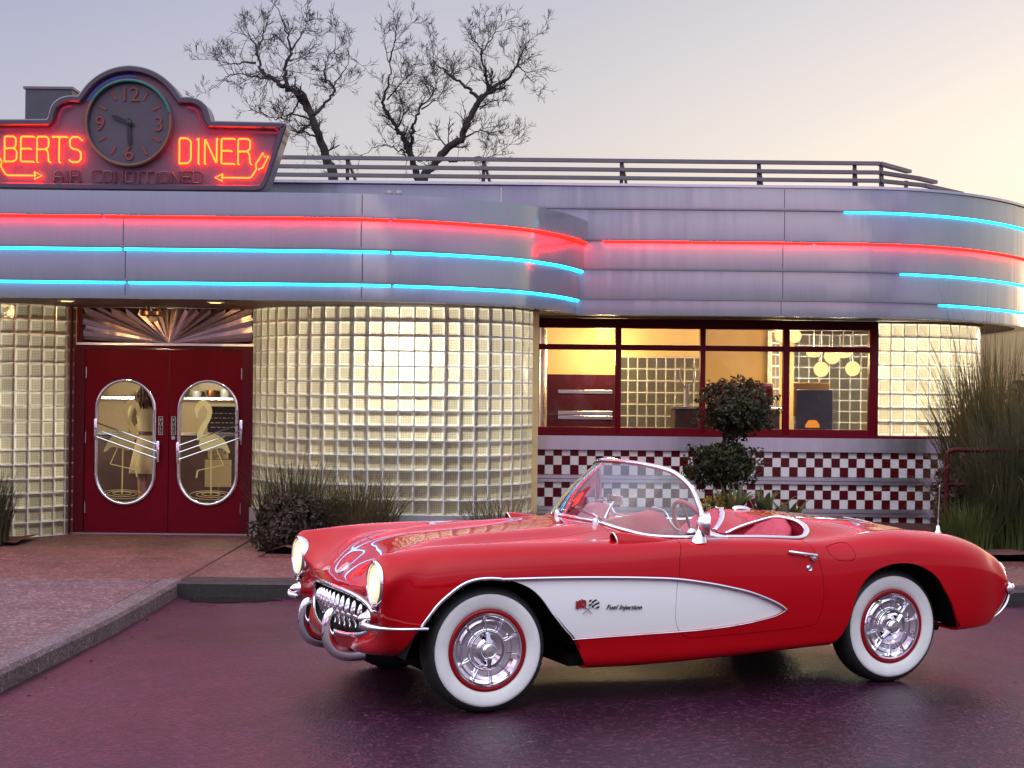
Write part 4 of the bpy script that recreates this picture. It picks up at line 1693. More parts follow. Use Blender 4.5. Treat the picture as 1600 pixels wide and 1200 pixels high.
def band(z0, z1, d, m, name, round_=.004):
    mb = MB()
    p = offset_path(below, d)
    q = offset_path(below, d - .12)
    mb.grid([[(x, y, z0) for x, y in q], [(x, y, z0) for x, y in p], [(x, y, z1) for x, y in p], [(x, y, z1) for x, y in q]])
    return mb.build(name, m, diner, smooth=30, fix=False)


zb = {k: wz(835, k) for k in (679.2, 701.5, 741.5, 752, 790.5, 802, 846)}
band(zb[701.5], zb[679.2] - .004, .05, steel_trim, 'sill_band')
zc = (zb[741.5] + zb[752]) / 2
band(zb[752], zc - .004, .035, steel_trim, 'trim_strip')
band(zc + .002, zb[741.5], .045, steel_trim, 'trim_strip')
band(zb[802], (zb[790.5] + zb[802]) / 2 - .004, .035, steel_trim, 'trim_strip')
band((zb[790.5] + zb[802]) / 2 + .002, zb[790.5], .045, steel_trim, 'trim_strip')
band(.02, zb[701.5], 0.0, grout, 'tile_backing')
TW = 13.15 / FPX * RW
Pb = offset_path(below, .004)
Sb = path_len(Pb)
mb = MB()
ntile = int(Sb[-1] / TW)
for (zt, rows_) in ((zb[701.5], (10.0, 14.2, 14.9)), (zb[752], (9.6, 14.2, 14.3)), (zb[802], (10, 14.2, 14.2, 14.2))):
    z = zt
    for r, hpx in enumerate(rows_):
        hz = hpx / FPX * RW
        for i in range(ntile):
            a, c = path_at(Pb, Sb, i * TW + .0015 - .02), path_at(Pb, Sb, (i + 1) * TW - .0015 - .02)
            mb.add([(a[0], a[1], z - hz + .0015), (c[0], c[1], z - hz + .0015), (c[0], c[1], z - .0015), (a[0], a[1], z - .0015)], [(0, 1, 2, 3)], (i + r + (1 if zt == zb[701.5] else 0)) % 2)
        z -= hz
    mb.build('checker_tiles', [tile_red, tile_white], diner, fix=False)
    mb = MB()

# ---- entrance: jambs, header, doors
mb = MB()
zd = 2.14
mb.box(DX0 - .02, DX0 + .10, DOOR_Y - .03, DOOR_Y + .12, .12, zd + .02)
mb.box(DX1 - .10, DX1 + .05, DOOR_Y - .03, DOOR_Y + .12, .12, zd + .02)
mb.box(DX0 + .10, DX1 - .10, DOOR_Y - .03, DOOR_Y + .12, zd - .03, zd + .02)
mb.box(DX0 - .10, DX0 - .02, DOOR_Y - .10, DOOR_Y + .12, .12, SOF)
mb.build('door_frame', maroon, diner)
mb = MB()
mb.box(DX0 - .05, DX1 + .05, DOOR_Y + .02, DOOR_Y + .10, zd + .02, SOF)
mb.build('transom_wall', maroon, diner)
# starburst: folded bright metal rays fanning from the top of the doors
sb = brushed('polished starburst', (.66, .58, .56), .16, 40, .2)
mb = MB()
c0 = (-3.684, DOOR_Y - .05, zd + .03)
edge = []
x0_, x1_, zt_ = DX0 + .08, DX1 - .0, SOF - .01
outl = [(x0_, zd + .05), (x0_, zd + .16), (x0_, zd + .29), (x0_, zt_)] + [(x0_ + (x1_ - x0_) * t, zt_) for t in (.07, .16, .25, .33, .40, .455, .50, .545, .60, .67, .75, .84, .93)] + [(x1_, zt_), (x1_, zd + .29), (x1_, zd + .16), (x1_, zd + .05)]
for i in range(len(outl) - 1):
    a, c = outl[i], outl[i + 1]
    mid_ = ((a[0] + c[0]) / 2, (a[1] + c[1]) / 2)
    ya, ym = DOOR_Y - .02, DOOR_Y - .085
    mb.add([c0, (a[0], ya, a[1]), (mid_[0], ym, mid_[1]), (c[0], ya, c[1])], [(0, 1, 2), (0, 2, 3)])
mb.build('starburst', sb, diner, fix=False)
mb = MB()
mb.box(DX0 + .02, DX1 + .02, DOOR_Y - .075, DOOR_Y - .03, zd + .005, zd + .03)
mb.build('starburst_base', steel_trim, diner)


def stadium(cx, cz, w, h, n=20):
    r = w / 2
    t = [(cx + r * math.cos(a), cz + h / 2 - r + r * math.sin(a)) for a in np.linspace(0, PI, n)]
    return t + [(cx + r * math.cos(a), cz - h / 2 + r + r * math.sin(a)) for a in np.linspace(PI, 2 * PI, n)]


etched, nt, b = new_mat('etched glass')
b.inputs['Base Color'].default_value = (.85, .78, .38, 1)
tr_ = nt.nodes.new('ShaderNodeBsdfTranslucent')
tr_.inputs[0].default_value = (.95, .90, .50, 1)
mx_ = nt.nodes.new('ShaderNodeMixShader')
mx_.inputs[0].default_value = .5
nt.links.new(b.outputs[0], mx_.inputs[1])
nt.links.new(tr_.outputs[0], mx_.inputs[2])
nt.links.new(mx_.outputs[0], nt.nodes['Material Output'].inputs[0])
etched_glow = etched
for side, (a, c, ocx) in ((1, (DX0 + .10, -3.684, PX(197, DOOR_Y))), (-1, (-3.684, DX1 - .10, PX(326, DOOR_Y)))):
    dr = bpy.data.objects.new('door', None)
    C.objects.link(dr)
    dr.parent = diner
    ocz = PZ(262, 691, DOOR_Y)
    ow, oh = .625, 1.33
    st_o = stadium(ocx, ocz, ow, oh)
    # leaf with the opening cut: ring between rectangle and stadium
    mb = MB()
    rect = []
    x0_, x1_, z0_, z1_ = a + .004, c - .004, .135, zd - .032
    for (x, z) in st_o:
        dx, dz = x - ocx, z - ocz
        k = min((x1_ - ocx) / dx if dx > 1e-6 else 1e9, (x0_ - ocx) / dx if dx < -1e-6 else 1e9,
                (z1_ - ocz) / dz if dz > 1e-6 else 1e9, (z0_ - ocz) / dz if dz < -1e-6 else 1e9)
        rect.append((ocx + dx * k, ocz + dz * k))
    # make sure the corners are present
    outer, inner = [], []
    n = len(st_o)
    for i in range(n):
        p, q = rect[i], rect[(i + 1) % n]
        outer.append(p)
        inner.append(st_o[i])
        if abs(p[0] - q[0]) > 1e-5 and abs(p[1] - q[1]) > 1e-5:
            cx_ = x1_ if max(abs(p[0] - x1_), 0) < 1e-4 or abs(q[0] - x1_) < 1e-4 else x0_
            cz_ = z1_ if abs(p[1] - z1_) < 1e-4 or abs(q[1] - z1_) < 1e-4 else z0_
            outer.append((cx_, cz_))
            inner.append(((st_o[i][0] + st_o[(i + 1) % n][0]) / 2, (st_o[i][1] + st_o[(i + 1) % n][1]) / 2))
    yF, yB = DOOR_Y, DOOR_Y + .05
    rows = [[(x, yB, z) for x, z in outer], [(x, yF, z) for x, z in outer], [(x, yF, z) for x, z in inner], [(x, yB, z) for x, z in inner]]
    mb.grid(rows, closed=True)
    mb.build('leaf', door_red, dr, fix=False)
    mb = MB()
    mb.tube([(x, yF - .004, z) for x, z in st_o], .021, 10, closed=True)
    for k in range(0, n, 5):
        mb.lathe([(.0005, -.032), (.006, -.031), (.008, -.02)], center=(st_o[k][0], yF, st_o[k][1]), axis='Y', seg=8)
    mb.build('oval_frame', chrome, dr, smooth=50)
    mb = MB()
    mb.add([(x, yF + .022, z) for x, z in st_o], [tuple(range(n))])
    mb.build('oval_glass', pane, dr)
    # etched flamingo: traced body, curved neck, legs, ripples
    def fp(u, v, y=yF + .017):          # u to the flamingo's front, v up, metres
        return (ocx + side * u, y, ocz + v)
    mb = MB()
    body = catmull([(.10, -.02), (.07, .07), (-.02, .10), (-.10, .08), (-.18, .02), (-.235, -.10), (-.205, -.10), (-.15, -.06), (-.06, -.07), (.03, -.09), (.08, -.07)], 5, closed=True)
    mb.add([fp(u, v) for u, v in body], [tuple(range(len(body)))])
    cen = catmull([(.075, .03), (.085, .10), (.055, .17), (.005, .26), (-.012, .34), (.02, .41), (.075, .425), (.11, .385)], 5)
    wd = np.interp(np.linspace(0, 1, len(cen)), [0, .15, .5, .85, 1], [.045, .032, .026, .030, .034])
    rows = [[], []]
    for i, (u, v) in enumerate(cen):
        p, q = cen[max(0, i - 1)], cen[min(len(cen) - 1, i + 1)]
        tx, ty = q[0] - p[0], q[1] - p[1]
        l = math.hypot(tx, ty)
        rows[0].append(fp(u - ty / l * wd[i], v + tx / l * wd[i], yF + .0165))
        rows[1].append(fp(u + ty / l * wd[i], v - tx / l * wd[i], yF + .0165))
    mb.grid(rows)
    beak = catmull([(.085, .40), (.135, .40), (.150, .35), (.135, .285), (.105, .265), (.118, .31), (.105, .345)], 4, closed=True)
    mb.add([fp(u, v, yF + .016) for u, v in beak], [tuple(range(len(beak)))])
    mb.bar(fp(-.03, -.08), fp(-.035, -.56), .012, .004, up=(0, 1, 0))
    mb.bar(fp(-.09, -.07), fp(-.165, -.24), .010, .004, up=(0, 1, 0))
    mb.bar(fp(-.165, -.24), fp(.11, -.30), .010, .004, up=(0, 1, 0))
    mb.bar(fp(.11, -.30), fp(.125, -.38), .016, .004, up=(0, 1, 0))
    for k, (rw, rh, dv) in enumerate(((.16, .030, -.56), (.23, .048, -.565), (.10, .018, -.555))):
        mb.tube([fp(-.035 + rw * math.cos(t), dv + rh * math.sin(t)) for t in np.linspace(0, 2 * PI, 28, endpoint=False)], .003, 4, closed=True)
    mb.build('etched_flamingo', etched, dr, fix=False)
    # three slanting rods with end plates
    mb = MB()
    za, zc_ = PZ(150, 671, 17.1), PZ(245, 706, 17.1)
    xa, xb = (PX(148, 17.1), PX(246, 17.1)) if side > 0 else (PX(376, 17.1), PX(277, 17.1))
    if side < 0:
        za, zc_ = PZ(376, 673, 17.1), PZ(277, 708, 17.1)
    for k in (-1, 0, 1):
        mb.tube([(xa, yF - .045, za + k * .075), (xb, yF - .045, zc_ + k * .075)], .0075, 8)
    for x, z in ((xa, za), (xb, zc_)):
        mb.rbox(x - .016, x + .016, yF - .055, yF - .03, z - .115, z + .115, .008)
        for k in (-1, 0, 1):
            mb.tube([(x, yF - .04, z + k * .075), (x, yF, z + k * .075)], .007, 6)
    mb.build('push_rods', chrome, dr, smooth=40)
    # pull plate
    px_ = PX(252 if side > 0 else 272, DOOR_Y)
    pzc = PZ(252, 665, DOOR_Y)
    mb = MB()
    mb.rbox(px_ - .026, px_ + .026, yF - .006, yF + .002, pzc - .10, pzc + .10, .002)
    mb.build('pull_plate', black_enamel, dr)
    mb = MB()
    for x0_, x1_, z0_, z1_ in ((-.0235, .0235, .0935, .0975), (-.0235, .0235, -.0975, -.0935), (-.0235, -.0195, -.0935, .0935), (.0195, .0235, -.0935, .0935)):
        mb.box(px_ + x0_, px_ + x1_, yF - .0085, yF - .006, pzc + z0_, pzc + z1_)
    white_pl = MATS.get('plate white') or mat('plate white', (.62, .6, .58), rough=.4)
    mb.build('plate_border', white_pl, dr)
    for k, ch in enumerate('PULL'):
        t = text_mesh(ch, .046, white_pl, 'plate_letter', dr, .0008, 0, 'CENTER')
        t.rotation_euler = (PI / 2, 0, 0)
        t.location = (px_, yF - .0075, pzc + .044 - .042 * k)
    mb = MB()
    hx = a + .012 if side > 0 else c - .012
    for z in (.40, 1.15, 1.85):
        mb.tube([(hx, yF - .004, z - .06), (hx, yF - .004, z + .06)], .009, 8)
    mb.build('hinge', dull_chrome, dr, smooth=40)
mb = MB()
mb.lathe([(.0005, -.012), (.022, -.012), (.026, -.004), (.026, 0)], center=(PX(272, DOOR_Y), DOOR_Y, PZ(272, 684, DOOR_Y)), axis='Y', seg=16)
mb.build('door_lock', dull_chrome, diner, smooth=40)
# threshold
mb = MB()
mb.box(DX0 - .02, DX1 + .05, DOOR_Y - .05, DOOR_Y + .12, .118, .134)
mb.build('threshold', dull_chrome, diner)
# ---- soffit lamps and drum fixture
for px, py in ((103, 468.5), (335, 470)):
    sl = bpy.data.objects.new('soffit_light', None)
    C.objects.link(sl)
    sl.parent = diner
    sl.location = (PX(px, 15.9), 15.9, SOF)
    mb = MB()
    mb.lathe([(.075, .004), (.08, -.006), (.085, -.008), (.09, .0), (.09, .006)], seg=28)
    mb.build('trim_ring', dull_chrome, sl, smooth=40)
    mb = MB()
    mb.lathe([(.0005, -.012), (.05, -.010), (.075, .0)], seg=24)
    mb.build('lens', emit_mat('soffit lens', (1.0, .55, .18), 3.0) if 'soffit lens' not in MATS else MATS['soffit lens'], sl)
    sld = bpy.data.lights.new('soffit_lamp_light', 'SPOT')
    sld.energy = 34
    sld.color = (1.0, .58, .22)
    sld.spot_size = math.radians(150)
    sld.spot_blend = .6
    sld.shadow_soft_size = .07
    slo = bpy.data.objects.new('soffit_lamp_light', sld)
    C.objects.link(slo)
    slo.location = (0, 0, -.03)
    slo.rotation_euler = (math.radians(38), 0, 0)
    slo.parent = sl
fx_m = mat('brown bronze', (.20, .12, .08), rough=.3, metal=.8)
fixture = thing('entrance_lamp', 'round bronze drum lamp hanging from the soffit above the red doors', 'lamp', (PX(238, 16.6), 16.6, SOF))
mb = MB()
mb.lathe([(.0005, -.075), (.12, -.075), (.132, -.068), (.132, -.105), (.12, -.115), (.0005, -.117)], seg=36)
mb.build('drum', fx_m, fixture, smooth=40)
mb = MB()
for dx in (-.06, .06):
    mb.lathe([(.0005, .0), (.02, -.005), (.024, -.03), (.015, -.05), (.015, -.078)], center=(dx, 0, .004), seg=14)
mb.build('mounting_cup', fx_m, fixture, smooth=40)
mb = MB()
mb.lathe([(.03, -.112), (.045, -.125), (.048, -.150), (.035, -.172), (.0005, -.178)], seg=20)
mb.build('glass_bowl', mat('frosted bowl', (.5, .45, .42), rough=.2, coat=.6), fixture, smooth=50)

# ---- roof railing
rail = thing('roof_railing', 'low three-bar steel railing along the top of the diner roof', 'railing', (0, 0, 0))
RY = 18.4
for z, ends in ((4.357, [(4.2, 18.4), (4.70, 19.05)]), (4.254, [(4.2, 18.4), (4.75, 18.85), (5.05, 19.2)]), (4.158, [(4.2, 18.4), (4.8, 18.75), (5.45, 19.5)])):
    mb = MB()
    P = [(-11, RY), (4.2, RY)] + ends[1:]
    for a, c in zip(P, P[1:]):
        mb.bar((*a, z), (*c, z), .075, .040)
    mb.build('rail_bar', rail_m, rail)
for x in (-5.2, -3.6, PX(539, RY), PX(752, RY), PX(968, RY), PX(1183, RY), PX(1333, RY), 4.23):
    mb = MB()
    mb.box(x - .02, x + .02, RY + .02, RY + .06, 3.93, 4.345)
    mb.bar((x + .01, RY + .05, 4.33), (x + .13, RY + .45, 3.95), .03, .03)
    mb.build('post', rail_m, rail)
for p in ((4.65, 18.98), (5.0, 19.15)):
    mb = MB()
    mb.box(p[0] - .02, p[0] + .02, p[1] - .02, p[1] + .02, 3.93, 4.24 if p[0] < 4.9 else 4.14)
    mb.build('post', rail_m, rail)
# roof-top box behind the sign
rb = thing('rooftop_unit', 'plain dark box standing on the roof behind the clock sign', 'vent box', (0, 0, 0))
mb = MB()
mb.rbox(PX(34, 19), PX(107, 19), 19, 19.75, 3.93, PZ(60, 136, 19), .012)
mb.build('casing', mat('dark sheet metal', (.055, .05, .075), rough=.6, noise=.1, nscale=4), rb)
mb = MB()
mb.box(PX(33, 19) - .012, PX(108, 19) + .012, 18.985, 19.765, PZ(60, 136, 19) - .02, PZ(60, 136, 19) + .008)
mb.build('lid', rail_m, rb)
# two old floodlight brackets on the parapet
fl_m = mat('weathered aluminium', (.30, .27, .27), rough=.5, metal=.6)
for x in (PX(603, 15.6), PX(618, 15.6)):
    f = thing('roof_floodlight', 'small weathered floodlight on the fascia roof edge right of the sign', 'floodlight', (x, 15.75, 3.575), 0, 'floodlights on the fascia')
    mb = MB()
    mb.lathe([(.0005, -.035), (.026, -.03), (.034, 0), (.036, .02), (.0005, .022)], axis='Y', seg=16, center=(0, 0, .055))
    mb.build('head', fl_m, f, smooth=40)
    mb = MB()
    mb.box(-.04, .04, -.02, .02, -.012, .012)
    mb.box(-.008, .008, -.008, .008, .012, .04)
    mb.build('bracket', fl_m, f)

# ================================================================== neon clock sign
SY = 15.5
sign = thing('neon_sign', 'stepped steel sign with a round clock and red neon letters over the entrance', 'sign', (PX(198, SY), SY, 0))
CZ = 4.253
half = [(0, 4.812)] + [(.557 * math.sin(a), CZ + .557 * math.cos(a)) for a in np.radians(np.linspace(6, 58, 12))]
half += [(.50, 4.512), (.56, 4.514)] + catmull([(.60, 4.512), (.68, 4.485), (.745, 4.425), (.775, 4.345), (.785, 4.30)], 4) + [(.80, 4.283), (1.47, 4.275)] + \
    catmull([(1.47, 4.275), (1.515, 4.262), (1.525, 4.225), (1.505, 4.17)], 3)[1:] + [(1.36, 3.72)] + catmull([(1.33, 3.655), (1.30, 3.622), (1.24, 3.605)], 3) + [(0, 3.60)]
outline = half + [(-x, z) for x, z in half[-2:0:-1]]


def inset(poly, d):
    n = len(poly)
    out = []
    area = sum(poly[i][0] * poly[(i + 1) % n][1] - poly[(i + 1) % n][0] * poly[i][1] for i in range(n))
    sg = 1 if area > 0 else -1
    for i in range(n):
        a, b_, c = Vector(poly[i - 1]), Vector(poly[i]), Vector(poly[(i + 1) % n])
        n1 = Vector((-(b_ - a).y, (b_ - a).x)).normalized() * sg
        n2 = Vector((-(c - b_).y, (c - b_).x)).normalized() * sg
        m = n1 + n2
        if m.length < 1e-6:
            m = n1
        m.normalize()
        k = d / max(.5, m.dot(n1))
        p = b_ + m * k
        out.append((p.x, p.y))
    return out


sign_face = brushed('sign face steel', (.15, .075, .11), .42, 30, .2, metal=.35)
sign_rim = mat('sign rim enamel', (.055, .035, .06), rough=.35, coat=.3, noise=.1, nscale=4)
ins = inset(outline, .062)
mb = MB()
n = len(outline)
mb.grid([[(x, .26, z) for x, z in outline], [(x, -.03, z) for x, z in outline], [(x, -.045, z) for x, z in inset(outline, .012)], [(x, -.045, z) for x, z in inset(outline, .050)], [(x, -.03, z) for x, z in ins], [(x, .04, z) for x, z in ins]], closed=True)
mb.add([(x, .26, z) for x, z in outline], [tuple(range(n))])
mb.build('rim', sign_rim, sign, smooth=35, fix=False)
mb = MB()
fo_ = inset(outline, .03)
mb.add([(0, .03, 4.12)] + [(x, .03, z) for x, z in fo_], [(0, 1 + i, 1 + (i + 1) % n) for i in range(n)])
mb.build('face', sign_face, sign)
mb = MB()
for x in (-.6, -.2, .25, .65):
    mb.bar((x, .10, 3.61), (x, .14, 3.55), .05, .04)
mb.tube(catmull([(-.35, -.0, 3.60), (-.30, -.02, 3.575), (-.22, 0, 3.585), (-.15, -.02, 3.57), (-.08, .02, 3.60)], 4), .012, 6)
mb.build('mount', sign_rim, sign)
# clock
ck = bpy.data.objects.new('clock', None)
C.objects.link(ck)
ck.parent = sign
ck.location = (0, 0, CZ)
mb = MB()
mb.lathe([(.425, .03), (.425, -.05), (.415, -.058), (.395, -.055), (.388, -.01), (.388, .02)], axis='Y', seg=80)
mb.build('case_ring', sign_rim, ck, smooth=40)
mb = MB()
mb.lathe([(.39, .0), (.0005, .0)], axis='Y', seg=64)
mb.build('dial', mat('dial enamel', (.05, .038, .058), rough=.4, coat=.4, noise=.15, nscale=3), ck, fix=False)
num_m = mat('numeral red', (.20, .035, .03), rough=.45)
for k, (t, a) in enumerate((('12', 0), ('3', 90), ('6', 180), ('9', 270))):
    tx = text_mesh(t, .20, num_m, 'numeral', ck, .006, 0, 'CENTER')
    r = .285
    tx.rotation_euler = (PI / 2, 0, 0)
    tx.location = (r * math.sin(math.radians(a)), -.012, r * math.cos(math.radians(a)) - .07)
mb = MB()
for k in range(12):
    if k % 3:
        a = k * PI / 6
        s_, c_ = math.sin(a), math.cos(a)
        mb.bar((.26 * s_, -.006, .26 * c_), (.345 * s_, -.006, .345 * c_), .022, .008, up=(0, 1, 0))
mb.build('hour_marks', num_m, ck)
for nm, a, l, w in (('hour_hand', -67, .20, .030), ('minute_hand', 178, .235, .026)):
    a = math.radians(a)
    mb = MB()
    d_ = Vector((math.sin(a), 0, math.cos(a)))
    t_ = Vector((d_.z, 0, -d_.x))
    y = Vector((0, -.026 if nm == 'hour_hand' else -.034, 0))
    pts = [-d_ * .05 - t_ * w * .5, -d_ * .05 + t_ * w * .5, d_ * l * .75 + t_ * w * .75, d_ * l, d_ * l * .75 - t_ * w * .75]
    mb.add([p + y for p in pts] + [p + y + Vector((0, .005, 0)) for p in pts], [(0, 1, 2, 3, 4), (9, 8, 7, 6, 5)] + [(i, (i + 1) % 5, 5 + (i + 1) % 5, 5 + i) for i in range(5)])
    mb.build(nm, black_enamel, ck)
mb = MB()
mb.lathe([(.0005, -.045), (.028, -.042), (.030, -.0)], axis='Y', seg=20)
mb.build('hand_hub', black_enamel, ck)
neon_green = emit_mat('teal neon', (.03, .30, .25), .42)
neon_blue = emit_mat('blue neon', (.03, .10, .50), .5)
neon_orange_dim = emit_mat('dim orange neon', (.50, .20, .12), .35)
for m_, r_, a0, a1 in ((neon_green, .408, -60, 75), (neon_orange_dim, .408, 80, 300), (neon_blue, .455, -62, 8)):
    mb = MB()
    mb.tube([(r_ * math.sin(a), -.068 if r_ < .43 else -.03, r_ * math.cos(a)) for a in np.radians(np.linspace(a0, a1, 60))], .0075, 6)
    mb.build('neon_ring', m_, ck, smooth=60)

# stroke letters for the neon tubing
GLYPH = {
    'B': [[(0, 0), (0, 1), (.36, 1), (.46, .92), (.46, .62), (.36, .53), (.04, .53)], [(.36, .53), (.50, .43), (.50, .1), (.38, 0), (0, 0)]],
    'E': [[(.5, 1), (0, 1), (0, .0), (.5, 0)], [(0, .52), (.38, .52)]],
    'R': [[(0, 0), (0, 1), (.38, 1), (.48, .92), (.48, .60), (.36, .50), (.06, .50)], [(.36, .50), (.46, .38), (.48, .06), (.52, 0)]],
    'T': [[(-.04, 1), (.54, 1)], [(.25, 1), (.25, 0)]],
    'S': [[(.48, .90), (.38, 1), (.12, 1), (.02, .90), (.02, .64), (.12, .54), (.38, .48), (.48, .38), (.48, .10), (.36, 0), (.10, 0), (0, .08)]],
    'D': [[(0, 0), (0, 1), (.32, 1), (.46, .88), (.46, .12), (.32, 0), (0, 0)]],
    'I': [[(.1, 0), (.1, 1), (.04, .95)]],
    'N': [[(0, 0), (0, 1), (.48, 0), (.48, 1)]],
    'A': [[(0, 0), (.08, .8), (.25, 1), (.42, .8), (.5, 0)], [(.05, .38), (.45, .38)]],
    'C': [[(.48, 1), (.12, 1), (0, .86), (0, .14), (.12, 0), (.48, 0)]],
    'O': [[(.1, 0), (0, .12), (0, .88), (.1, 1), (.38, 1), (.48, .88), (.48, .12), (.38, 0), (.1, 0)]],
}


def soften(pts, r=.08):
    out = [pts[0]]
    for a, b_, c in zip(pts, pts[1:], pts[2:]):
        A, B_, C_ = Vector(a), Vector(b_), Vector(c)
        la, lc = (A - B_).length, (C_ - B_).length
        k = min(r, la * .4, lc * .4)
        p, q = B_ + (A - B_).normalized() * k, B_ + (C_ - B_).normalized() * k
        for t in (0, .33, .67, 1):
            out.append(tuple((1 - t) ** 2 * p + 2 * t * (1 - t) * B_ + t * t * q))
    out.append(pts[-1])
    return out


def neon_text(word, x0, x1, z0, h, m, r, y, name, widths=None, parent=sign):
    ws_ = [.18 if ch == 'I' else .42 if ch == ' ' else .5 for ch in word]
    gap = .17
    total = sum(ws_) + gap * (len(word) - 1)
    kx = (x1 - x0) / total
    x = x0
    for ch, w in zip(word, ws_):
        if ch != ' ':
            mb = MB()
            for st in GLYPH[ch]:
                pts = [(x + u * kx, y, z0 + v * h) for u, v in soften(st)]
                mb.tube(pts, r, 6)
                for e in (pts[0], pts[-1]):
                    mb.tube([e, (e[0], .03, e[2])], r * .9, 6)
            mb.build(name, m, parent, smooth=60)
        x += (w + gap) * kx


def sx(px):
    return PX(px, SY) - PX(198, SY)


neon_text('BERTS', sx(4), sx(124), PZ(60, 253, SY), .243, neon_amber, .0085, -.02, 'neon_letter')
neon_text('DINER', sx(277), sx(388), PZ(330, 256, SY), .243, neon_amber, .0085, -.02, 'neon_letter')
neon_text('AIR CONDITIONED', sx(81), sx(313), PZ(196, 284.5, SY), .105, neon_off, .0085, -.01, 'unlit_letter')
for sg in (1, -1):
    mb = MB()
    zz = PZ(360, 278, SY) if sg > 0 else PZ(40, 274.5, SY)
    hx = sx(333) * sg if sg > 0 else -sx(333)
    X = lambda d: sg * (sx(333) + d)
    mb.tube([(X(.075), -.02, zz + .035), (X(0), -.02, zz), (X(.075), -.02, zz - .035), (X(.066), -.02, zz), (X(.075), -.02, zz + .035)], .0075, 6)
    mb.tube([(X(.066), -.02, zz)] + [(X(a), -.02, zz + b_) for a, b_ in ((.33, 0), (.355, .012), (.40, .085))], .0075, 6)
    mb.tube([(X(a), -.02, zz + b_) for a, b_ in ((.40, .085), (.392, .135), (.465, .245), (.475, .205), (.515, .215), (.46, .10), (.415, .082))], .0075, 6)
    mb.build('neon_arrow', neon_amber, sign, smooth=60)
# dim border tube
bt = inset(outline, .105)
mb = MB()
keep = [(x, z) for x, z in bt if z > 4.10]
right = [p for p in half]
top_r = [(x, z) for (x, z) in inset(outline, .10)[:len(half)] if z > 4.02 and x > .46]
for sg in (1, -1):
    mb = MB()
    mb.tube([(sg * x, -.015, z) for x, z in top_r], .0075, 6)
    mb.build('border_tube', neon_pink, sign, smooth=60)

# ================================================================== inside the diner
inn = thing('dining_room', 'warm lit interior shell of the diner seen through the windows', 'room', (0, 0, 0))
mb = MB()
mb.box(-9, 8, 17.3, 25.2, .02, .12)
mb.build('floor', mat('interior floor', (.20, .12, .07), rough=.3, noise=.2, nscale=3), inn)
mb = MB()
mb.box(-9, 8, 25, 25.2, .12, 3.0)
mb.box(-9.2, -9, 17, 25.2, .12, 3.0)
mb.build('wall', cream, inn)
mb = MB()
mb.box(-9, .2, 17.9, 25.2, 2.90, 2.95)
mb.box(.2, 4.6, 18.8, 25.2, 2.90, 2.95)
mb.box(4.6, 6.0, 19.9, 25.2, 2.90, 2.95)
mb.build('ceiling', mat('interior ceiling', (.55, .47, .34), rough=.7), inn)
mb = MB()
mb.box(5.2, 5.3, 20.2, 25, .12, 3)
mb.build('wall', cream, inn)
inn['kind'] = 'structure'

IY = 20.6
# W1: cream wall above a dark panel that imitates the pane's reflection of the lot
mb = MB()
mb.box(PX(855, IY), PX(963, IY), IY, IY + .1, PZ(900, 585, IY), 2.9)
mb.build('partition', cream, inn)
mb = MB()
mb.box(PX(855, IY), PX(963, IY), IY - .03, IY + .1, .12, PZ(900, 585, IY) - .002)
mb.build('painted_reflection', mat('plum wainscot', (.05, .008, .014), rough=.12, coat=.6, noise=.15, nscale=2), inn)
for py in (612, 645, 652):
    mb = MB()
    mb.rbox(PX(872, IY), PX(957, IY), IY - .05, IY - .03, PZ(900, py + 3, IY), PZ(900, py - 3, IY), .004)  # bright strips stand in for silver reflections in the window glass
    mb.build('reflection_strip', dull_chrome, inn)
mb = MB()
mb.lathe([(.07, .12), (.07, 2.9)], center=(PX(846, 19.6), 19.6, 0), seg=24)
mb.build('column', mat('polished column', (.75, .62, .45), rough=.2, metal=.9), inn, smooth=60)
# W2: glass block partition
P2 = [(PX(966, IY), IY - .05), (PX(1098, IY), IY - .05)]
block_wall('glass_block_partition', P2, PZ(1000, 668, IY), 6, inn, pitch=.125, rp=(PZ(1000, 558, IY) - PZ(1000, 668, IY)) / 6, seed=4)
mb = MB()
mb.box(PX(962, IY), PX(1100, IY), IY - .08, IY + .06, PZ(1000, 557, IY), 2.9)
mb.box(PX(962, IY), PX(1100, IY), IY - .08, IY + .06, .12, PZ(1000, 669, IY))
mb.build('partition', cream, inn)
# W3: tan wall
mb = MB()
mb.box(PX(1096, 21.5), PX(1240, 21.5), 21.5, 21.6, .12, 2.9)
mb.build('partition', tan, inn)
# W4: glass block wall behind
P4 = [(PX(1205, 21.2), 21.2), (PX(1245, 22.2), 22.2), (PX(1300, 22.4), 22.4), (PX(1362, 22.0), 22.0)]
block_wall('glass_block_partition', P4, 1.0, 10, inn, pitch=.16, rp=.152, seed=5)

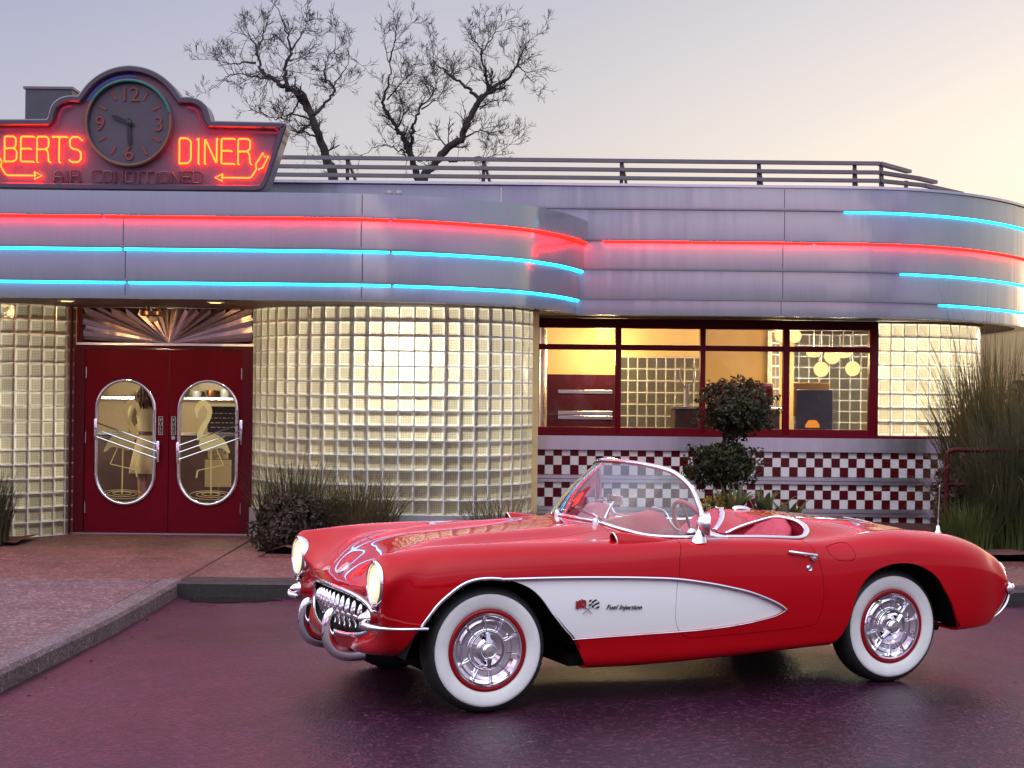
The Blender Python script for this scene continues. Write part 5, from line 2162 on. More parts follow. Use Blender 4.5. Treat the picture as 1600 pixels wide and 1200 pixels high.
serv = thing('serving_counter', 'dark serving counter inside with small machines on top, behind the topiary', 'counter', (PX(1160, 19.6), 19.6, .12))
mb = MB()
mb.rbox(-.85, .42, -.25, .25, 0, PZ(1160, 640, 19.6) - .12, .01)
mb.build('cabinet', dark_wood, serv)
mb = MB()
mb.rbox(-.88, .45, -.28, .28, PZ(1160, 640, 19.6) - .12, PZ(1160, 640, 19.6) - .09, .006)
mb.build('countertop', dull_chrome, serv)
cz_ = PZ(1160, 640, 19.6) + .03
for i, (dx, w, h, mt, nm, lb) in enumerate(((-.28, .20, .27, black_enamel, 'coffee_machine', 'black coffee machine on the serving counter behind the topiary crown'),
                                      (-.02, .12, .22, mat('copper pot', (.30, .12, .05), .3, .8), 'coffee_pot', 'copper coffee pot between two machines on the serving counter'),
                                      (.24, .24, .30, mat('machine red', (.25, .01, .015), .3), 'milkshake_mixer', 'red drinks machine at the right end of the serving counter'))):
    t = thing(nm, lb, 'machine', (PX(1160, 19.6) + dx, 19.6, cz_))
    mb = MB()
    if nm == 'coffee_pot':
        mb.lathe([(.0005, 0), (.06, 0), (.065, .05), (.04, .14), (.035, .2), (.045, .22), (.0005, .22)], seg=20)
    else:
        mb.rbox(-w / 2, w / 2, -.12, .12, 0, h, .015)
        mb.rbox(-w / 2 + .02, w / 2 - .02, -.15, -.11, h * .62, h * .92, .01)
    mb.build('body', mt, t, smooth=40)
    mb = MB()
    mb.rbox(-w / 2 + .01, w / 2 - .01, -.16, -.10, .0, .03, .004) if nm != 'coffee_pot' else mb.tube([(.045, 0, .2), (.11, 0, .17), (.10, 0, .06), (.06, 0, .05)], .008, 6)
    mb.build('drip_tray' if nm != 'coffee_pot' else 'handle', dull_chrome, t, smooth=40)
coat = thing('coat_stand', 'thin pale coat stand with curved hooks just inside the second window', 'coat stand', (PX(1074, 19.5), 19.5, .12))
mb = MB()
mb.tube([(0, 0, 0), (0, 0, PZ(1074, 600, 19.5) - .12)], .028, 10)
mb.lathe([(.0005, .03), (.2, .02), (.2, 0)], seg=24)
mb.build('pole', mat('pale metal', (.55, .48, .42), .3, .7), coat, smooth=40)
zt_ = PZ(1074, 600, 19.5) - .12
for sg in (-1, 1):
    mb = MB()
    mb.tube(catmull([(0, 0, zt_ - .08), (sg * .07, 0, zt_ + .02), (sg * .09, 0, zt_ + .14), (sg * .05, 0, zt_ + .24)], 4), .011, 6)
    mb.build('hook', MATS['pale metal'], coat, smooth=40)
booth = thing('booth_screen', 'blue-grey upright booth panel with a wooden top rail behind the fourth window', 'booth', (PX(1272, 19.7), 19.7, .12))
mb = MB()
mb.rbox(PX(1244, 19.7) - PX(1272, 19.7), PX(1301, 19.7) - PX(1272, 19.7), -.04, .04, 0, PZ(1272, 609, 19.7) - .12, .01)
mb.build('panel', mat('slate vinyl', (.055, .055, .10), rough=.45, noise=.08, nscale=6), booth)
mb = MB()
mb.rbox(PX(1242, 19.7) - PX(1272, 19.7), PX(1298, 19.7) - PX(1272, 19.7), .045, .12, PZ(1272, 650, 19.7) - .12, PZ(1272, 598, 19.7) - .12, .01)
mb.build('back_rail', mat('honey wood', (.34, .19, .06), rough=.35), booth)
tl = thing('table_lamp', 'tiny glowing amber table lamp in front of the slate booth panel', 'lamp', (PX(1270, 19.3), 19.3, .12))
mb = MB()
mb.lathe([(.0005, 0), (.10, 0), (.02, .03), (.02, PZ(1270, 668, 19.3) - .12), (.0005, PZ(1270, 668, 19.3) - .12)], seg=16)
mb.build('stem', dark_wood, tl, smooth=40)
mb = MB()
zz = PZ(1270, 668, 19.3) - .12
mb.lathe([(.085, zz), (.085, zz + .03), (.05, zz + .085), (.02, zz + .09)], seg=20)
mb.build('shade', emit_mat('amber shade', (1.0, .30, .04), .7), tl)


def globe_lamp(px, py, Y, r, label, strength=None, drop=True, light=0.0, sq=1.0, col=(1.0, .91, .70)):
    X, Zc = PX(px, Y), PZ(px, py, Y)
    t = thing('pendant_lamp', label, 'lamp', (X, Y, Zc), 0, 'lit lamps inside the diner')
    mb = MB()
    mb.lathe([(.0005, -r * sq)] + [(r * math.cos(a), r * sq * math.sin(a)) for a in np.linspace(-PI / 2 + .2, PI / 2 - .2, 9)] + [(.0005, r * sq)], seg=20)
    mb.build('globe', lamp_warm, t, smooth=60)
    mb = MB()
    mb.tube([(0, 0, r * sq), (0, 0, max(r * sq + .02, 2.9 - Zc))], .008, 6)
    mb.build('stem', dull_chrome, t)
    if light:
        ld = bpy.data.lights.new('lamp_light', 'POINT')
        ld.energy = light * (1.7 if col[2] > .5 else 1.75)
        ld.color = col
        ld.shadow_soft_size = r * 1.25
        lo = bpy.data.objects.new('lamp_light', ld)
        C.objects.link(lo)
        lo.location = (0, 0, -r * 2.0)
        lo.parent = t
    return t


globe_lamp(945, 524, 19.9, .115, 'bright square-ish ceiling lamp at the right of the first transom window', light=36, sq=.72, col=(1.0, .70, .32))
globe_lamp(1220, 524, 19.9, .085, 'bright ceiling lamp just left of the last window mullion', light=22, col=(1.0, .70, .32))
globe_lamp(1241, 525, 20.0, .085, 'bright ceiling lamp just right of the last window mullion', light=22, col=(1.0, .70, .32))
globe_lamp(1271, 552, 21.4, .10, 'wide flat hanging lamp, leftmost of the cluster in the fourth window', light=10, sq=.55)
globe_lamp(1283, 577, 21.0, .10, 'lowest round globe of the lamp cluster in the fourth window', light=0)
globe_lamp(1300, 556, 21.3, .11, 'round globe in the middle of the lamp cluster in the fourth window', light=10)
globe_lamp(1317, 551, 20.8, .12, 'large flat lamp at the top right of the cluster in the fourth window', light=10, sq=.6)
globe_lamp(1332, 576, 21.5, .10, 'rightmost globe of the lamp cluster in the fourth window', light=0)
# lamps behind the glass block bay, column and corner
globe_lamp(640, 545, 16.95, .07, 'lamp glowing behind the glass block bay, brightest spot of the wall', light=33)
globe_lamp(470, 690, 17.9, .08, 'dim fill lamp added behind the left flank of the glass block bay', light=2.4)  # unseen fill light added low behind the left blocks
globe_lamp(735, 690, 17.8, .08, 'dim fill lamp added behind the right flank of the glass block bay', light=2.4)  # same added fill on the right, no fitting known here
globe_lamp(30, 610, 18.0, .09, 'lamp glowing behind the glass block column left of the doors', light=26)
globe_lamp(1395, 560, 19.6, .09, 'lamp glowing behind the glass block corner beside the tall grass', light=34)
# inside the doors
globe_lamp(258, 575, 18.9, .09, 'ceiling lamp inside the entrance above the red doors', light=34)
mb = MB()
mb.box(.21, .28, 17.0, 18.55, .12, 2.9)
mb.build('partition', cream, inn)

# ---- entrance hall: counter, shelves, signs, waitress
hall = thing('front_counter', 'dark wood front counter inside the entrance seen through the door ovals', 'counter', (-3.7, 19.3, .12))
mb = MB()
mb.rbox(-1.3, 1.2, -.25, .25, 0, 1.0, .01)
mb.build('cabinet', dark_wood, hall)
mb = MB()
mb.rbox(-1.33, 1.23, -.28, .28, 1.0, 1.04, .008)
mb.build('countertop', dull_chrome, hall)
shelf = thing('display_shelf', 'brightly lit display shelf with stacked white dishes behind the counter', 'shelf', (-3.9, 20.6, .12))
mb = MB()
mb.box(-1.5, 1.5, .1, .2, .9, 2.3)
mb.build('back_panel', mat('amber panel', (.40, .27, .11), rough=.4), shelf)
for z in (1.42, 1.76, 2.05):
    mb = MB()
    mb.box(-1.5, 1.5, -.2, .098, z, z + .03)
    mb.build('shelf_board', dull_chrome, shelf)
mb = MB()
mb.box(-1.45, 1.45, -.16, -.10, 2.01, 2.045)
mb.build('shelf_light', lamp_shelf, shelf)
rng = random.Random(4)
plate = mat('white china', (.75, .75, .68), rough=.2, coat=.4)
for i in range(16):
    x = -1.4 + i * .18
    for z in (1.45, 1.79):
        if rng.random() < .75:
            h = rng.uniform(.06, .18)
            mb = MB()
            mb.lathe([(.0005, 0), (.05, 0), (.062, h * .6), (.058, h), (.0005, h)], seg=14)
            o = mb.build('cup_stack', plate if rng.random() < .7 else MATS['copper pot'], None, smooth=40, loc=(-3.9 + x, 20.52, .12 + z))
            tag(o, 'white or copper coloured stacked tableware on the lit shelf inside the doors', 'dishes', 'tableware on the lit shelf')
# waiting sign on an easel
ws_ = thing('waiting_sign', 'cream notice on a stand telling guests to wait, behind the right door', 'sign', (PX(342, 18.2), 18.2, .12))
zs0, zs1 = PZ(342, 717, 18.2) - .12, PZ(342, 697, 18.2) - .12
card = mat('cream card', (.60, .48, .22), rough=.6)
ink = mat('brown ink', (.06, .02, .01), rough=.6)
mb = MB()
mb.rbox(-.115, .115, -.012, .012, zs0, zs1, .006)
mb.build('card', card, ws_)
for k, line in enumerate(('PLEASE', 'WAIT TO BE', 'SEATED')):
    t = text_mesh(line, .05, ink, 'lettering', ws_, .001, 0, 'CENTER')
    t.rotation_euler = (PI / 2, 0, 0)
    t.location = (0, -.0135, zs1 - .05 - .042 * k)
    t.scale = (.72, 1, 1)
mb = MB()
mb.rbox(-.15, .15, .0, .018, zs0 - .32, zs0 - .01, .005)
mb.build('menu_card', card, ws_)
for k, line in enumerate(('Specials', 'of the day', '', 'Blue Plate')):
    pass
mb = MB()
mb.tube([(0, .03, 0), (0, .03, zs1)], .012, 8)
mb.lathe([(.0005, .03), (.16, .02), (.16, 0)], seg=20)
mb.build('stand', dull_chrome, ws_, smooth=40)
bb = thing('menu_board', 'black chalk menu board standing behind the right door oval', 'menu board', (PX(350, 18.9), 18.9, .12))
mb = MB()
mb.rbox(-.19, .19, -.015, .015, PZ(350, 676, 18.9) - .12, PZ(350, 635, 18.9) - .12, .006)
mb.build('board', black_enamel, bb)
mb = MB()
rng = random.Random(7)
zt_ = PZ(350, 640, 18.9) - .12
for r in range(4):
    x = -.15
    while x < .13:
        w = rng.uniform(.02, .06)
        mb.box(x, x + w, -.018, -.0155, zt_ - .05 - r * .055, zt_ - .04 - r * .055)
        x += w + .02
mb.build('chalk_lines', mat('chalk', (.5, .3, .25), rough=.8), bb)
mb = MB()
mb.bar((-.12, .02, 0), (-.12, .02, zt_), .02, .02)
mb.bar((.12, .02, 0), (.12, .02, zt_), .02, .02)
mb.build('easel', dark_wood, bb)
# ================================================================== ground
def ground_mat(name, c1, c2, rough, speck=(.2, .2, .2), speck_amt=.3, sscale=260, pscale=.5, bump=.4, rrange=.12, dark=None):
    m, nt, b = new_mat(name)
    N, K = nt.nodes.new, nt.links.new
    tc = N('ShaderNodeTexCoord')
    n1 = N('ShaderNodeTexNoise')
    n1.inputs['Scale'].default_value = pscale
    n1.inputs['Detail'].default_value = 7
    n1.inputs['Roughness'].default_value = .6
    n1.inputs['Distortion'].default_value = .6
    n2 = N('ShaderNodeTexNoise')
    n2.inputs['Scale'].default_value = sscale
    n2.inputs['Detail'].default_value = 2
    vo = N('ShaderNodeTexVoronoi')
    vo.inputs['Scale'].default_value = sscale * .55
    for n in (n1, n2, vo):
        K(tc.outputs['Object'], n.inputs['Vector'])
    r1 = N('ShaderNodeValToRGB')
    ramp(r1, [(.34, c1), (.66, c2)])
    K(n1.outputs[0], r1.inputs[0])
    # aggregate: each cell of the voronoi has its own tone
    hs = N('ShaderNodeSeparateColor')
    K(vo.outputs['Color'], hs.inputs[0])
    pw = N('ShaderNodeMath')
    pw.operation = 'POWER'
    pw.inputs[1].default_value = 5
    K(hs.outputs[0], pw.inputs[0])
    ms = N('ShaderNodeMath')
    ms.operation = 'MULTIPLY'
    ms.inputs[1].default_value = speck_amt
    K(pw.outputs[0], ms.inputs[0])
    mx = N('ShaderNodeMix')
    mx.data_type = 'RGBA'
    K(ms.outputs[0], mx.inputs[0])
    K(r1.outputs[0], mx.inputs[6])
    mx.inputs[7].default_value = (*speck, 1)
    mf = N('ShaderNodeMapRange')
    mf.inputs['From Min'].default_value = .25
    mf.inputs['From Max'].default_value = .75
    mf.inputs['To Min'].default_value = .55
    mf.inputs['To Max'].default_value = 1.35
    K(n2.outputs[0], mf.inputs[0])
    st = N('ShaderNodeTexNoise')
    st.inputs['Scale'].default_value = pscale * 3.1
    st.inputs['Detail'].default_value = 8
    st.inputs['Roughness'].default_value = .7
    K(tc.outputs['Object'], st.inputs['Vector'])
    sm = N('ShaderNodeMapRange')
    sm.inputs['From Min'].default_value = .30
    sm.inputs['From Max'].default_value = .52
    sm.inputs['To Min'].default_value = .58
    sm.inputs['To Max'].default_value = 1.0
    K(st.outputs[0], sm.inputs[0])
    sx_ = N('ShaderNodeMath')
    sx_.operation = 'MULTIPLY'
    K(mf.outputs[0], sx_.inputs[0])
    K(sm.outputs[0], sx_.inputs[1])
    mm = N('ShaderNodeMix')
    mm.data_type = 'RGBA'
    mm.blend_type = 'MULTIPLY'
    mm.inputs[0].default_value = 1
    K(mx.outputs[2], mm.inputs[6])
    K(sx_.outputs[0], mm.inputs[7])
    K(mm.outputs[2], b.inputs['Base Color'])
    rr = N('ShaderNodeMapRange')
    rr.inputs['From Min'].default_value = .3
    rr.inputs['From Max'].default_value = .7
    rr.inputs['To Min'].default_value = rough - rrange
    rr.inputs['To Max'].default_value = rough + rrange
    K(n1.outputs[0], rr.inputs[0])
    K(rr.outputs[0], b.inputs['Roughness'])
    ad = N('ShaderNodeMath')
    ad.operation = 'ADD'
    K(n2.outputs[0], ad.inputs[0])
    K(vo.outputs['Distance'], ad.inputs[1])
    bp = N('ShaderNodeBump')
    bp.inputs['Strength'].default_value = bump
    bp.inputs['Distance'].default_value = .006
    K(ad.outputs[0], bp.inputs['Height'])
    K(bp.outputs[0], b.inputs['Normal'])
    return m


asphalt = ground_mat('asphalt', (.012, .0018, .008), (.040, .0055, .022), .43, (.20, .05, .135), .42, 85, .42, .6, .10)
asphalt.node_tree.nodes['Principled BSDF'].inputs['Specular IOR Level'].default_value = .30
walk_a = ground_mat('aggregate paving', (.088, .029, .026), (.125, .044, .039), .70, (.38, .20, .20), .6, 90, .8, .6, .08)
walk_b = ground_mat('grey aggregate paving', (.080, .037, .043), (.116, .056, .064), .70, (.42, .30, .36), .65, 90, .9, .6, .08)
kerb_m = ground_mat('kerb concrete', (.078, .050, .062), (.118, .080, .094), .70, (.5, .45, .46), .5, 150, 2.0, .6, .08)
kerb_dark = mat('black kerb paint', (.016, .012, .015), rough=.6, noise=.5, nscale=25, bump=.5, bscale=120)
mulch = mat('red bark mulch', (.05, .014, .012), rough=.95, ncol=(.12, .035, .03), nscale=40, bump=1.0, bscale=60)
soil = mat('far ground', (.05, .05, .035), rough=.95, noise=.4, nscale=.3)

mb = MB()
mb.grid([[(x, y, 0) for x in np.linspace(-90, 90, 7)] for y in np.linspace(-80, 13.4, 7)])
o = mb.build('parking_lot', asphalt, smooth=180)
tag(o, kind='structure')
o = MB().grid([[(-400, -400, -.03), (400, -400, -.03)], [(-400, 600, -.03), (400, 600, -.03)]]).build('ground', soil)
tag(o, kind='structure')
# pavement round the diner, with its joints
KX, KY = -2.70, 13.2


def slab(name, x0, x1, y0, y1, m, z=.12, g=.008, xs=None):
    mb = MB()
    mb.rbox(x0 + g, x1 - g, y0 + g, y1 - g, -.05, z, .008, seg=1)
    o = mb.build(name, m)
    tag(o, kind='structure')
    return o


for x0, x1, y0, y1, m in ((-14, KX, 14.92, 17.3, walk_a), (-14, KX, 13.2, 14.92, walk_a), (-14, KX - .17, 11.4, 13.2, walk_b), (-14, KX - .17, 8.6, 11.4, walk_b), (-14, KX - .17, 2.0, 8.6, walk_b)):
    slab('pavement', x0, x1, y0, y1, m, z=.120)
for x0, x1 in ((KX, -1.2), (-1.2, 1.8), (1.8, 4.8), (4.8, 14)):
    slab('pavement', x0, x1, KY + .02, 15.0, walk_a if x0 < 4 else walk_b)
slab('pavement', KX, -2.35, 15.0, 17.3, walk_a)
# joint bed
o = MB().box(-14, 14, 13.0, 17.6, -.06, .108).box(-14, KX - .34, 2, 13.1, -.06, .108).build('pavement_joints', kerb_dark)
tag(o, kind='structure')
# kerbs: pale concrete along the drive side, dark painted across the front
mb = MB()
prof = [(0, -.05), (0, .095), (-.02, .122), (-.135, .123), (-.17, .118)]
kp = [(KX - .17 + .0, 2.0), (KX - .15, 8.0), (KX - .02, 11.0), (KX, KY + .02)]
rows = []
for x, y in catmull(kp, 10):
    rows.append([(x + a + .0, y, z) for a, z in prof])
mb.grid(rows)
o = mb.build('kerb', kerb_m, smooth=30, fix=False)
tag(o, kind='structure')
mb = MB()
mb.grid([[(x, KY - .0 + (-a - .0) * -1 * 0 + (0 if i < 2 else .02 if i == 2 else .17), z) for i, (a, z) in enumerate(prof)] for x in np.linspace(KX, 14, 40)])
o = mb.build('kerb', kerb_dark, smooth=30, fix=False)
tag(o, kind='structure')
# planting beds
mb = MB()
rng = random.Random(2)
xs, ys = np.linspace(-2.30, 14, 90), np.linspace(15.0, 18.6, 22)
mb.grid([[(x, y, .125 + .05 * rng.random() + (.05 if 0 < j < 89 else 0)) for j, x in enumerate(xs)] for y in ys])
mb.grid([[(x, 14.93, .121), (x, 15.0, .15)] for x in xs])
o = mb.build('planting_bed', mulch, smooth=60, fix=False)
tag(o, kind='structure')
mb = MB()
mb.grid([[(x, y, .125 + .05 * rng.random()) for x in np.linspace(-9, -4.86, 30)] for y in np.linspace(15.75, 16.5, 6)])
o = mb.build('planting_bed', mulch, smooth=60, fix=False)
tag(o, kind='structure')
# wet patch by the kerb
m, nt, b = new_mat('wet asphalt')
b.inputs['Base Color'].default_value = (.012, .006, .008, 1)
b.inputs['Roughness'].default_value = .04
pp = []
for a in np.linspace(0, 2 * PI, 60, endpoint=False):
    r = 1 + .12 * math.sin(3 * a + 1) + .08 * math.sin(7 * a) + .05 * math.sin(13 * a)
    pp.append((-2.26 + .36 * r * math.cos(a), 12.84 + .16 * r * math.sin(a), .004))
o = MB().add(pp, [tuple(range(60))]).build('puddle', m)
tag(o, kind='structure')

# bits of leaf and grit blown against the kerb and over the lot
rng = random.Random(81)
lit = MB()
for i in range(150):
    if rng.random() < .62:
        yy = rng.uniform(5.5, 13.0)
        xx = -2.70 - .008 * (13.2 - yy) ** 1.2 + .03 + abs(rng.gauss(0, .16))
    else:
        xx, yy = rng.uniform(-2.6, 4.5), rng.uniform(6.2, 12.8)
    a, s_ = rng.uniform(0, 6.28), rng.uniform(.008, .026)
    c_, d_ = math.cos(a) * s_, math.sin(a) * s_
    h = rng.uniform(.003, .010)
    lit.add([(xx - c_, yy - d_, .002), (xx + d_ * .4, yy - c_ * .4, h), (xx + c_, yy + d_, .003), (xx - d_ * .4, yy + c_ * .4, h * .6)], [(0, 1, 2), (0, 2, 3)])
o = lit.build('fallen_leaves', mat('dry leaves', (.16, .075, .04), rough=.8, noise=.4, nscale=20), None, fix=False)
tag(o, 'dry leaf bits scattered over the asphalt and along the kerb', 'leaves', None, 'stuff')

# ================================================================== waitress behind the left door
def skin_mesh(name, joints, edges, m, parent, sub=2):
    """joints: name -> (x, y, z, r); a Skin modifier grown over the joint tree"""
    keys = list(joints)
    me = bpy.data.meshes.new(name)
    me.from_pydata([joints[k][:3] for k in keys], [(keys.index(a), keys.index(b_)) for a, b_ in edges], [])
    ob = bpy.data.objects.new(name, me)
    C.objects.link(ob)
    ob.modifiers.new('skin', 'SKIN')
    sd_ = ob.modifiers.new('sub', 'SUBSURF')
    sd_.levels = sd_.render_levels = sub
    for i, k in enumerate(keys):
        r = joints[k][3]
        rr = r if hasattr(r, '__len__') else (r, r)
        me.skin_vertices[0].data[i].radius = rr
    me.skin_vertices[0].data[0].use_root = True
    dg = bpy.context.evaluated_depsgraph_get()
    me2 = bpy.data.meshes.new_from_object(ob.evaluated_get(dg))
    bpy.data.objects.remove(ob)
    me2.materials.clear()
    me2.materials.append(m)
    me2.polygons.foreach_set('use_smooth', [True] * len(me2.polygons))
    o = bpy.data.objects.new(name, me2)
    C.objects.link(o)
    o.parent = parent
    return o


per = thing('person', 'woman with curly brown hair in a cream dress standing behind the left door', 'person', (PX(236, 18.25), 18.25, .12), 0)
skin_m = mat('skin', (.42, .22, .14), rough=.5)
dress_m = mat('cream dress', (.62, .50, .26), rough=.8, noise=.08, nscale=10, bump=.2, bscale=80)
hair_m = mat('brown hair', (.10, .035, .018), rough=.6, noise=.5, nscale=30, bump=1.0, bscale=45)
J = {'pelvis': (0, 0, .90, (.13, .10)), 'waist': (0, -.005, 1.05, (.105, .08)), 'chest': (0, -.01, 1.25, (.13, .09)), 'sh': (0, .005, 1.37, (.10, .07)),
     'neck': (0, .0, 1.44, .046), 'jaw': (0, -.012, 1.50, .062), 'head': (0, -.01, 1.56, .078), 'crown': (0, -.0, 1.62, .062)}
E_ = [('pelvis', 'waist'), ('waist', 'chest'), ('chest', 'sh'), ('sh', 'neck'), ('neck', 'jaw'), ('jaw', 'head'), ('head', 'crown')]
for sg, nm in ((-1, 'l'), (1, 'r')):
    J.update({nm + 'hip': (sg * .085, 0, .84, .085), nm + 'knee': (sg * .09, -.01, .47, .052), nm + 'calf': (sg * .09, .015, .33, .050), nm + 'ank': (sg * .09, .01, .09, .030), nm + 'toe': (sg * .10, .0 + .13, .03, .028),
              nm + 'sho': (sg * .165, .0, 1.35, .052), nm + 'elb': (sg * .235, .03, 1.09, .038), nm + 'wri': (sg * .17, .20, .98, .024), nm + 'palm': (sg * .14, .27, .97, .026)})
    E_ += [('pelvis', nm + 'hip'), (nm + 'hip', nm + 'knee'), (nm + 'knee', nm + 'calf'), (nm + 'calf', nm + 'ank'), (nm + 'ank', nm + 'toe'), ('sh', nm + 'sho'), (nm + 'sho', nm + 'elb'), (nm + 'elb', nm + 'wri'), (nm + 'wri', nm + 'palm')]
    for f, (dx, dz, l) in enumerate(((-.022, .008, .055), (-.008, .012, .066), (.008, .010, .062), (.022, .004, .048))):
        J[nm + 'f%d' % f] = (sg * (.14 - dx * .6), .315, .965 + dz - .01, .0085)
        J[nm + 'g%d' % f] = (sg * (.135 - dx * .7), .315 + l * .6, .950 + dz - .02, .007)
        E_ += [(nm + 'palm', nm + 'f%d' % f), (nm + 'f%d' % f, nm + 'g%d' % f)]
    J[nm + 't0'] = (sg * .105, .275, .975, .010)
    J[nm + 't1'] = (sg * .085, .305, .975, .008)
    E_ += [(nm + 'palm', nm + 't0'), (nm + 't0', nm + 't1')]
skin_mesh('body', J, E_, skin_m, per, 2)


def loft(sections, n=32, wob=0.0, k=9):
    """sections: (z, cx, cy, rx, ry)"""
    rows = []
    for z, cx, cy, rx, ry in sections:
        rows.append([(cx + rx * (1 + wob * max(0, .95 - z) * math.sin(k * a)) * math.cos(a), cy + ry * (1 + wob * max(0, .95 - z) * math.sin(k * a)) * math.sin(a), z) for a in np.linspace(0, 2 * PI, n, endpoint=False)])
    return rows


mb = MB()
mb.grid(loft([(1.05, 0, 0, .125, .10), (1.15, 0, 0, .145, .11), (1.27, 0, 0, .170, .118), (1.345, 0, 0, .175, .105), (1.40, 0, 0, .12, .08), (1.42, 0, 0, .07, .065)]), closed=True)
for sg in (-1, 1):
    st = len(mb.v)
    mb.tube([(sg * .155, 0, 1.365), (sg * .20, .005, 1.27), (sg * .222, .02, 1.17)], [.075, .068, .066], 16, caps=False)
mb.build('bodice', dress_m, per, smooth=70)
mb = MB()
mb.grid(loft([(1.05, 0, 0, .122, .098), (.98, 0, 0, .150, .125), (.88, 0, 0, .185, .155), (.74, 0, 0, .215, .185), (.60, 0, 0, .235, .205), (.595, 0, 0, .225, .195)], 72, .16, 9), closed=True)
mb.build('skirt', dress_m, per, smooth=70)
mb = MB()
mb.grid(loft([(1.03, 0, 0, .130, .106), (1.03, 0, 0, .134, .110), (1.075, 0, 0, .134, .110), (1.075, 0, 0, .128, .104)]), closed=True)
mb.build('belt', mat('brown belt', (.08, .02, .012), rough=.4), per, smooth=30)
mb = MB()
rng = random.Random(5)
for i in range(46):
    a, e = rng.uniform(0, 2 * PI), rng.uniform(-.9, 1.3)
    if math.sin(a) > .35 and e < .4:
        continue
    r = .098
    c_ = Vector((r * math.cos(e) * math.cos(a), -.03 + r * math.cos(e) * math.sin(a), 1.565 + r * 1.05 * math.sin(e)))
    h = Vector((c_.x * .9, c_.y * .9, 0))
    pts = [c_]
    for k in range(5):
        pts.append(pts[-1] + Vector((rng.uniform(-.022, .022) + h.x * .12, rng.uniform(-.022, .022) + h.y * .10, -.034)))
    mb.tube(pts, [.030, .034, .034, .030, .022, .008], 8)
mb.build('hair', hair_m, per, smooth=70)
mb = MB()
for sg in (-1, 1):
    mb.tube([(sg * .10, .055, .025), (sg * .10, .15, .02)], [.036, .034], 10)
    mb.tube([(sg * .09, .0, .02), (sg * .095, .055, .04)], [.03, .034], 10)
mb.build('shoes', mat('white shoes', (.55, .5, .45), rough=.4), per, smooth=50)
mb = MB()
for sg in (-1, 1):
    mb.lathe([(.0005, -.006), (.010, -.003), (.0005, 0)], center=(sg * .028, .07, 1.565), axis='Y', seg=10)
mb.lathe([(.0005, 0), (.011, -.01), (.0005, -.03)], center=(0, .092, 1.545), axis='Y', seg=8)
mb.build('face_features', mat('dark eyes', (.03, .015, .01), .3), per)

# ================================================================== plants
def leaf_mat(name, c1, c2, rough=.5, scale=6.0, transl=.25):
    m, nt, b = new_mat(name)
    N, K = nt.nodes.new, nt.links.new
    tc = N('ShaderNodeTexCoord')
    n = N('ShaderNodeTexNoise')
    n.inputs['Scale'].default_value = scale
    n.inputs['Detail'].default_value = 5
    K(tc.outputs['Object'], n.inputs['Vector'])
    r = N('ShaderNodeValToRGB')
    ramp(r, [(.32, c1), (.68, c2)])
    K(n.outputs[0], r.inputs[0])
    K(r.outputs[0], b.inputs['Base Color'])
    b.inputs['Roughness'].default_value = rough
    b.inputs['Specular IOR Level'].default_value = .3
    t = N('ShaderNodeBsdfTranslucent')
    K(r.outputs[0], t.inputs[0])
    mx = N('ShaderNodeMixShader')
    mx.inputs[0].default_value = transl
    o = nt.nodes['Material Output']
    K(b.outputs[0], mx.inputs[1])
    K(t.outputs[0], mx.inputs[2])
    K(mx.outputs[0], o.inputs[0])
    return m


grass_dark = leaf_mat('dark bunch grass', (.035, .038, .022), (.085, .080, .040), .5, 3.0)
grass_mid = leaf_mat('bunch grass', (.055, .050, .025), (.14, .115, .055), .5, 2.5)
grass_gold = leaf_mat('tall grass', (.042, .045, .015), (.17, .15, .050), .55, 2.2, .4)
grass_green = leaf_mat('green grass', (.045, .060, .018), (.11, .13, .04), .5, 2.5)
leaf_dark = leaf_mat('dark leaves', (.030, .024, .016), (.075, .050, .036), .42, 7)
leaf_topi = leaf_mat('topiary leaves', (.012, .020, .007), (.050, .050, .020), .34, 9)
leaf_light = leaf_mat('fleshy leaves', (.05, .07, .03), (.12, .15, .06), .35, 4)
yellow_fl = leaf_mat('yellow flowers', (.30, .20, .02), (.50, .36, .05), .6, 20)
bark = mat('bark', (.045, .030, .024), rough=.9, noise=.4, nscale=12, bump=.8, bscale=40)
twig_m = mat('winter twigs', (.030, .018, .022), rough=.9, noise=.3, nscale=5)


def blade(mb, p, ang, lean, h, w, rng, segs=5, droop=.5, mi=0):
    """a curved grass blade"""
    dx, dy = math.cos(ang), math.sin(ang)
    sx_, sy_ = -dy, dx
    rows = []
    tw = rng.uniform(-.5, .5)
    for k in range(segs + 1):
        t = k / segs
        out = lean * h * (t ** 1.7)
        z = h * t - droop * lean * h * t ** 3.2
        ww = w * (1 - t ** 1.6) * .5 + .0004
        c_, s_ = math.cos(tw * t), math.sin(tw * t)
        ux, uy = sx_ * c_ + dx * s_, sy_ * c_ + dy * s_
        cx, cy = p[0] + dx * out, p[1] + dy * out
        rows.append([(cx - ux * ww, cy - uy * ww, p[2] + z), (cx + ux * ww, cy + uy * ww, p[2] + z)])
    mb.grid(rows, mi)


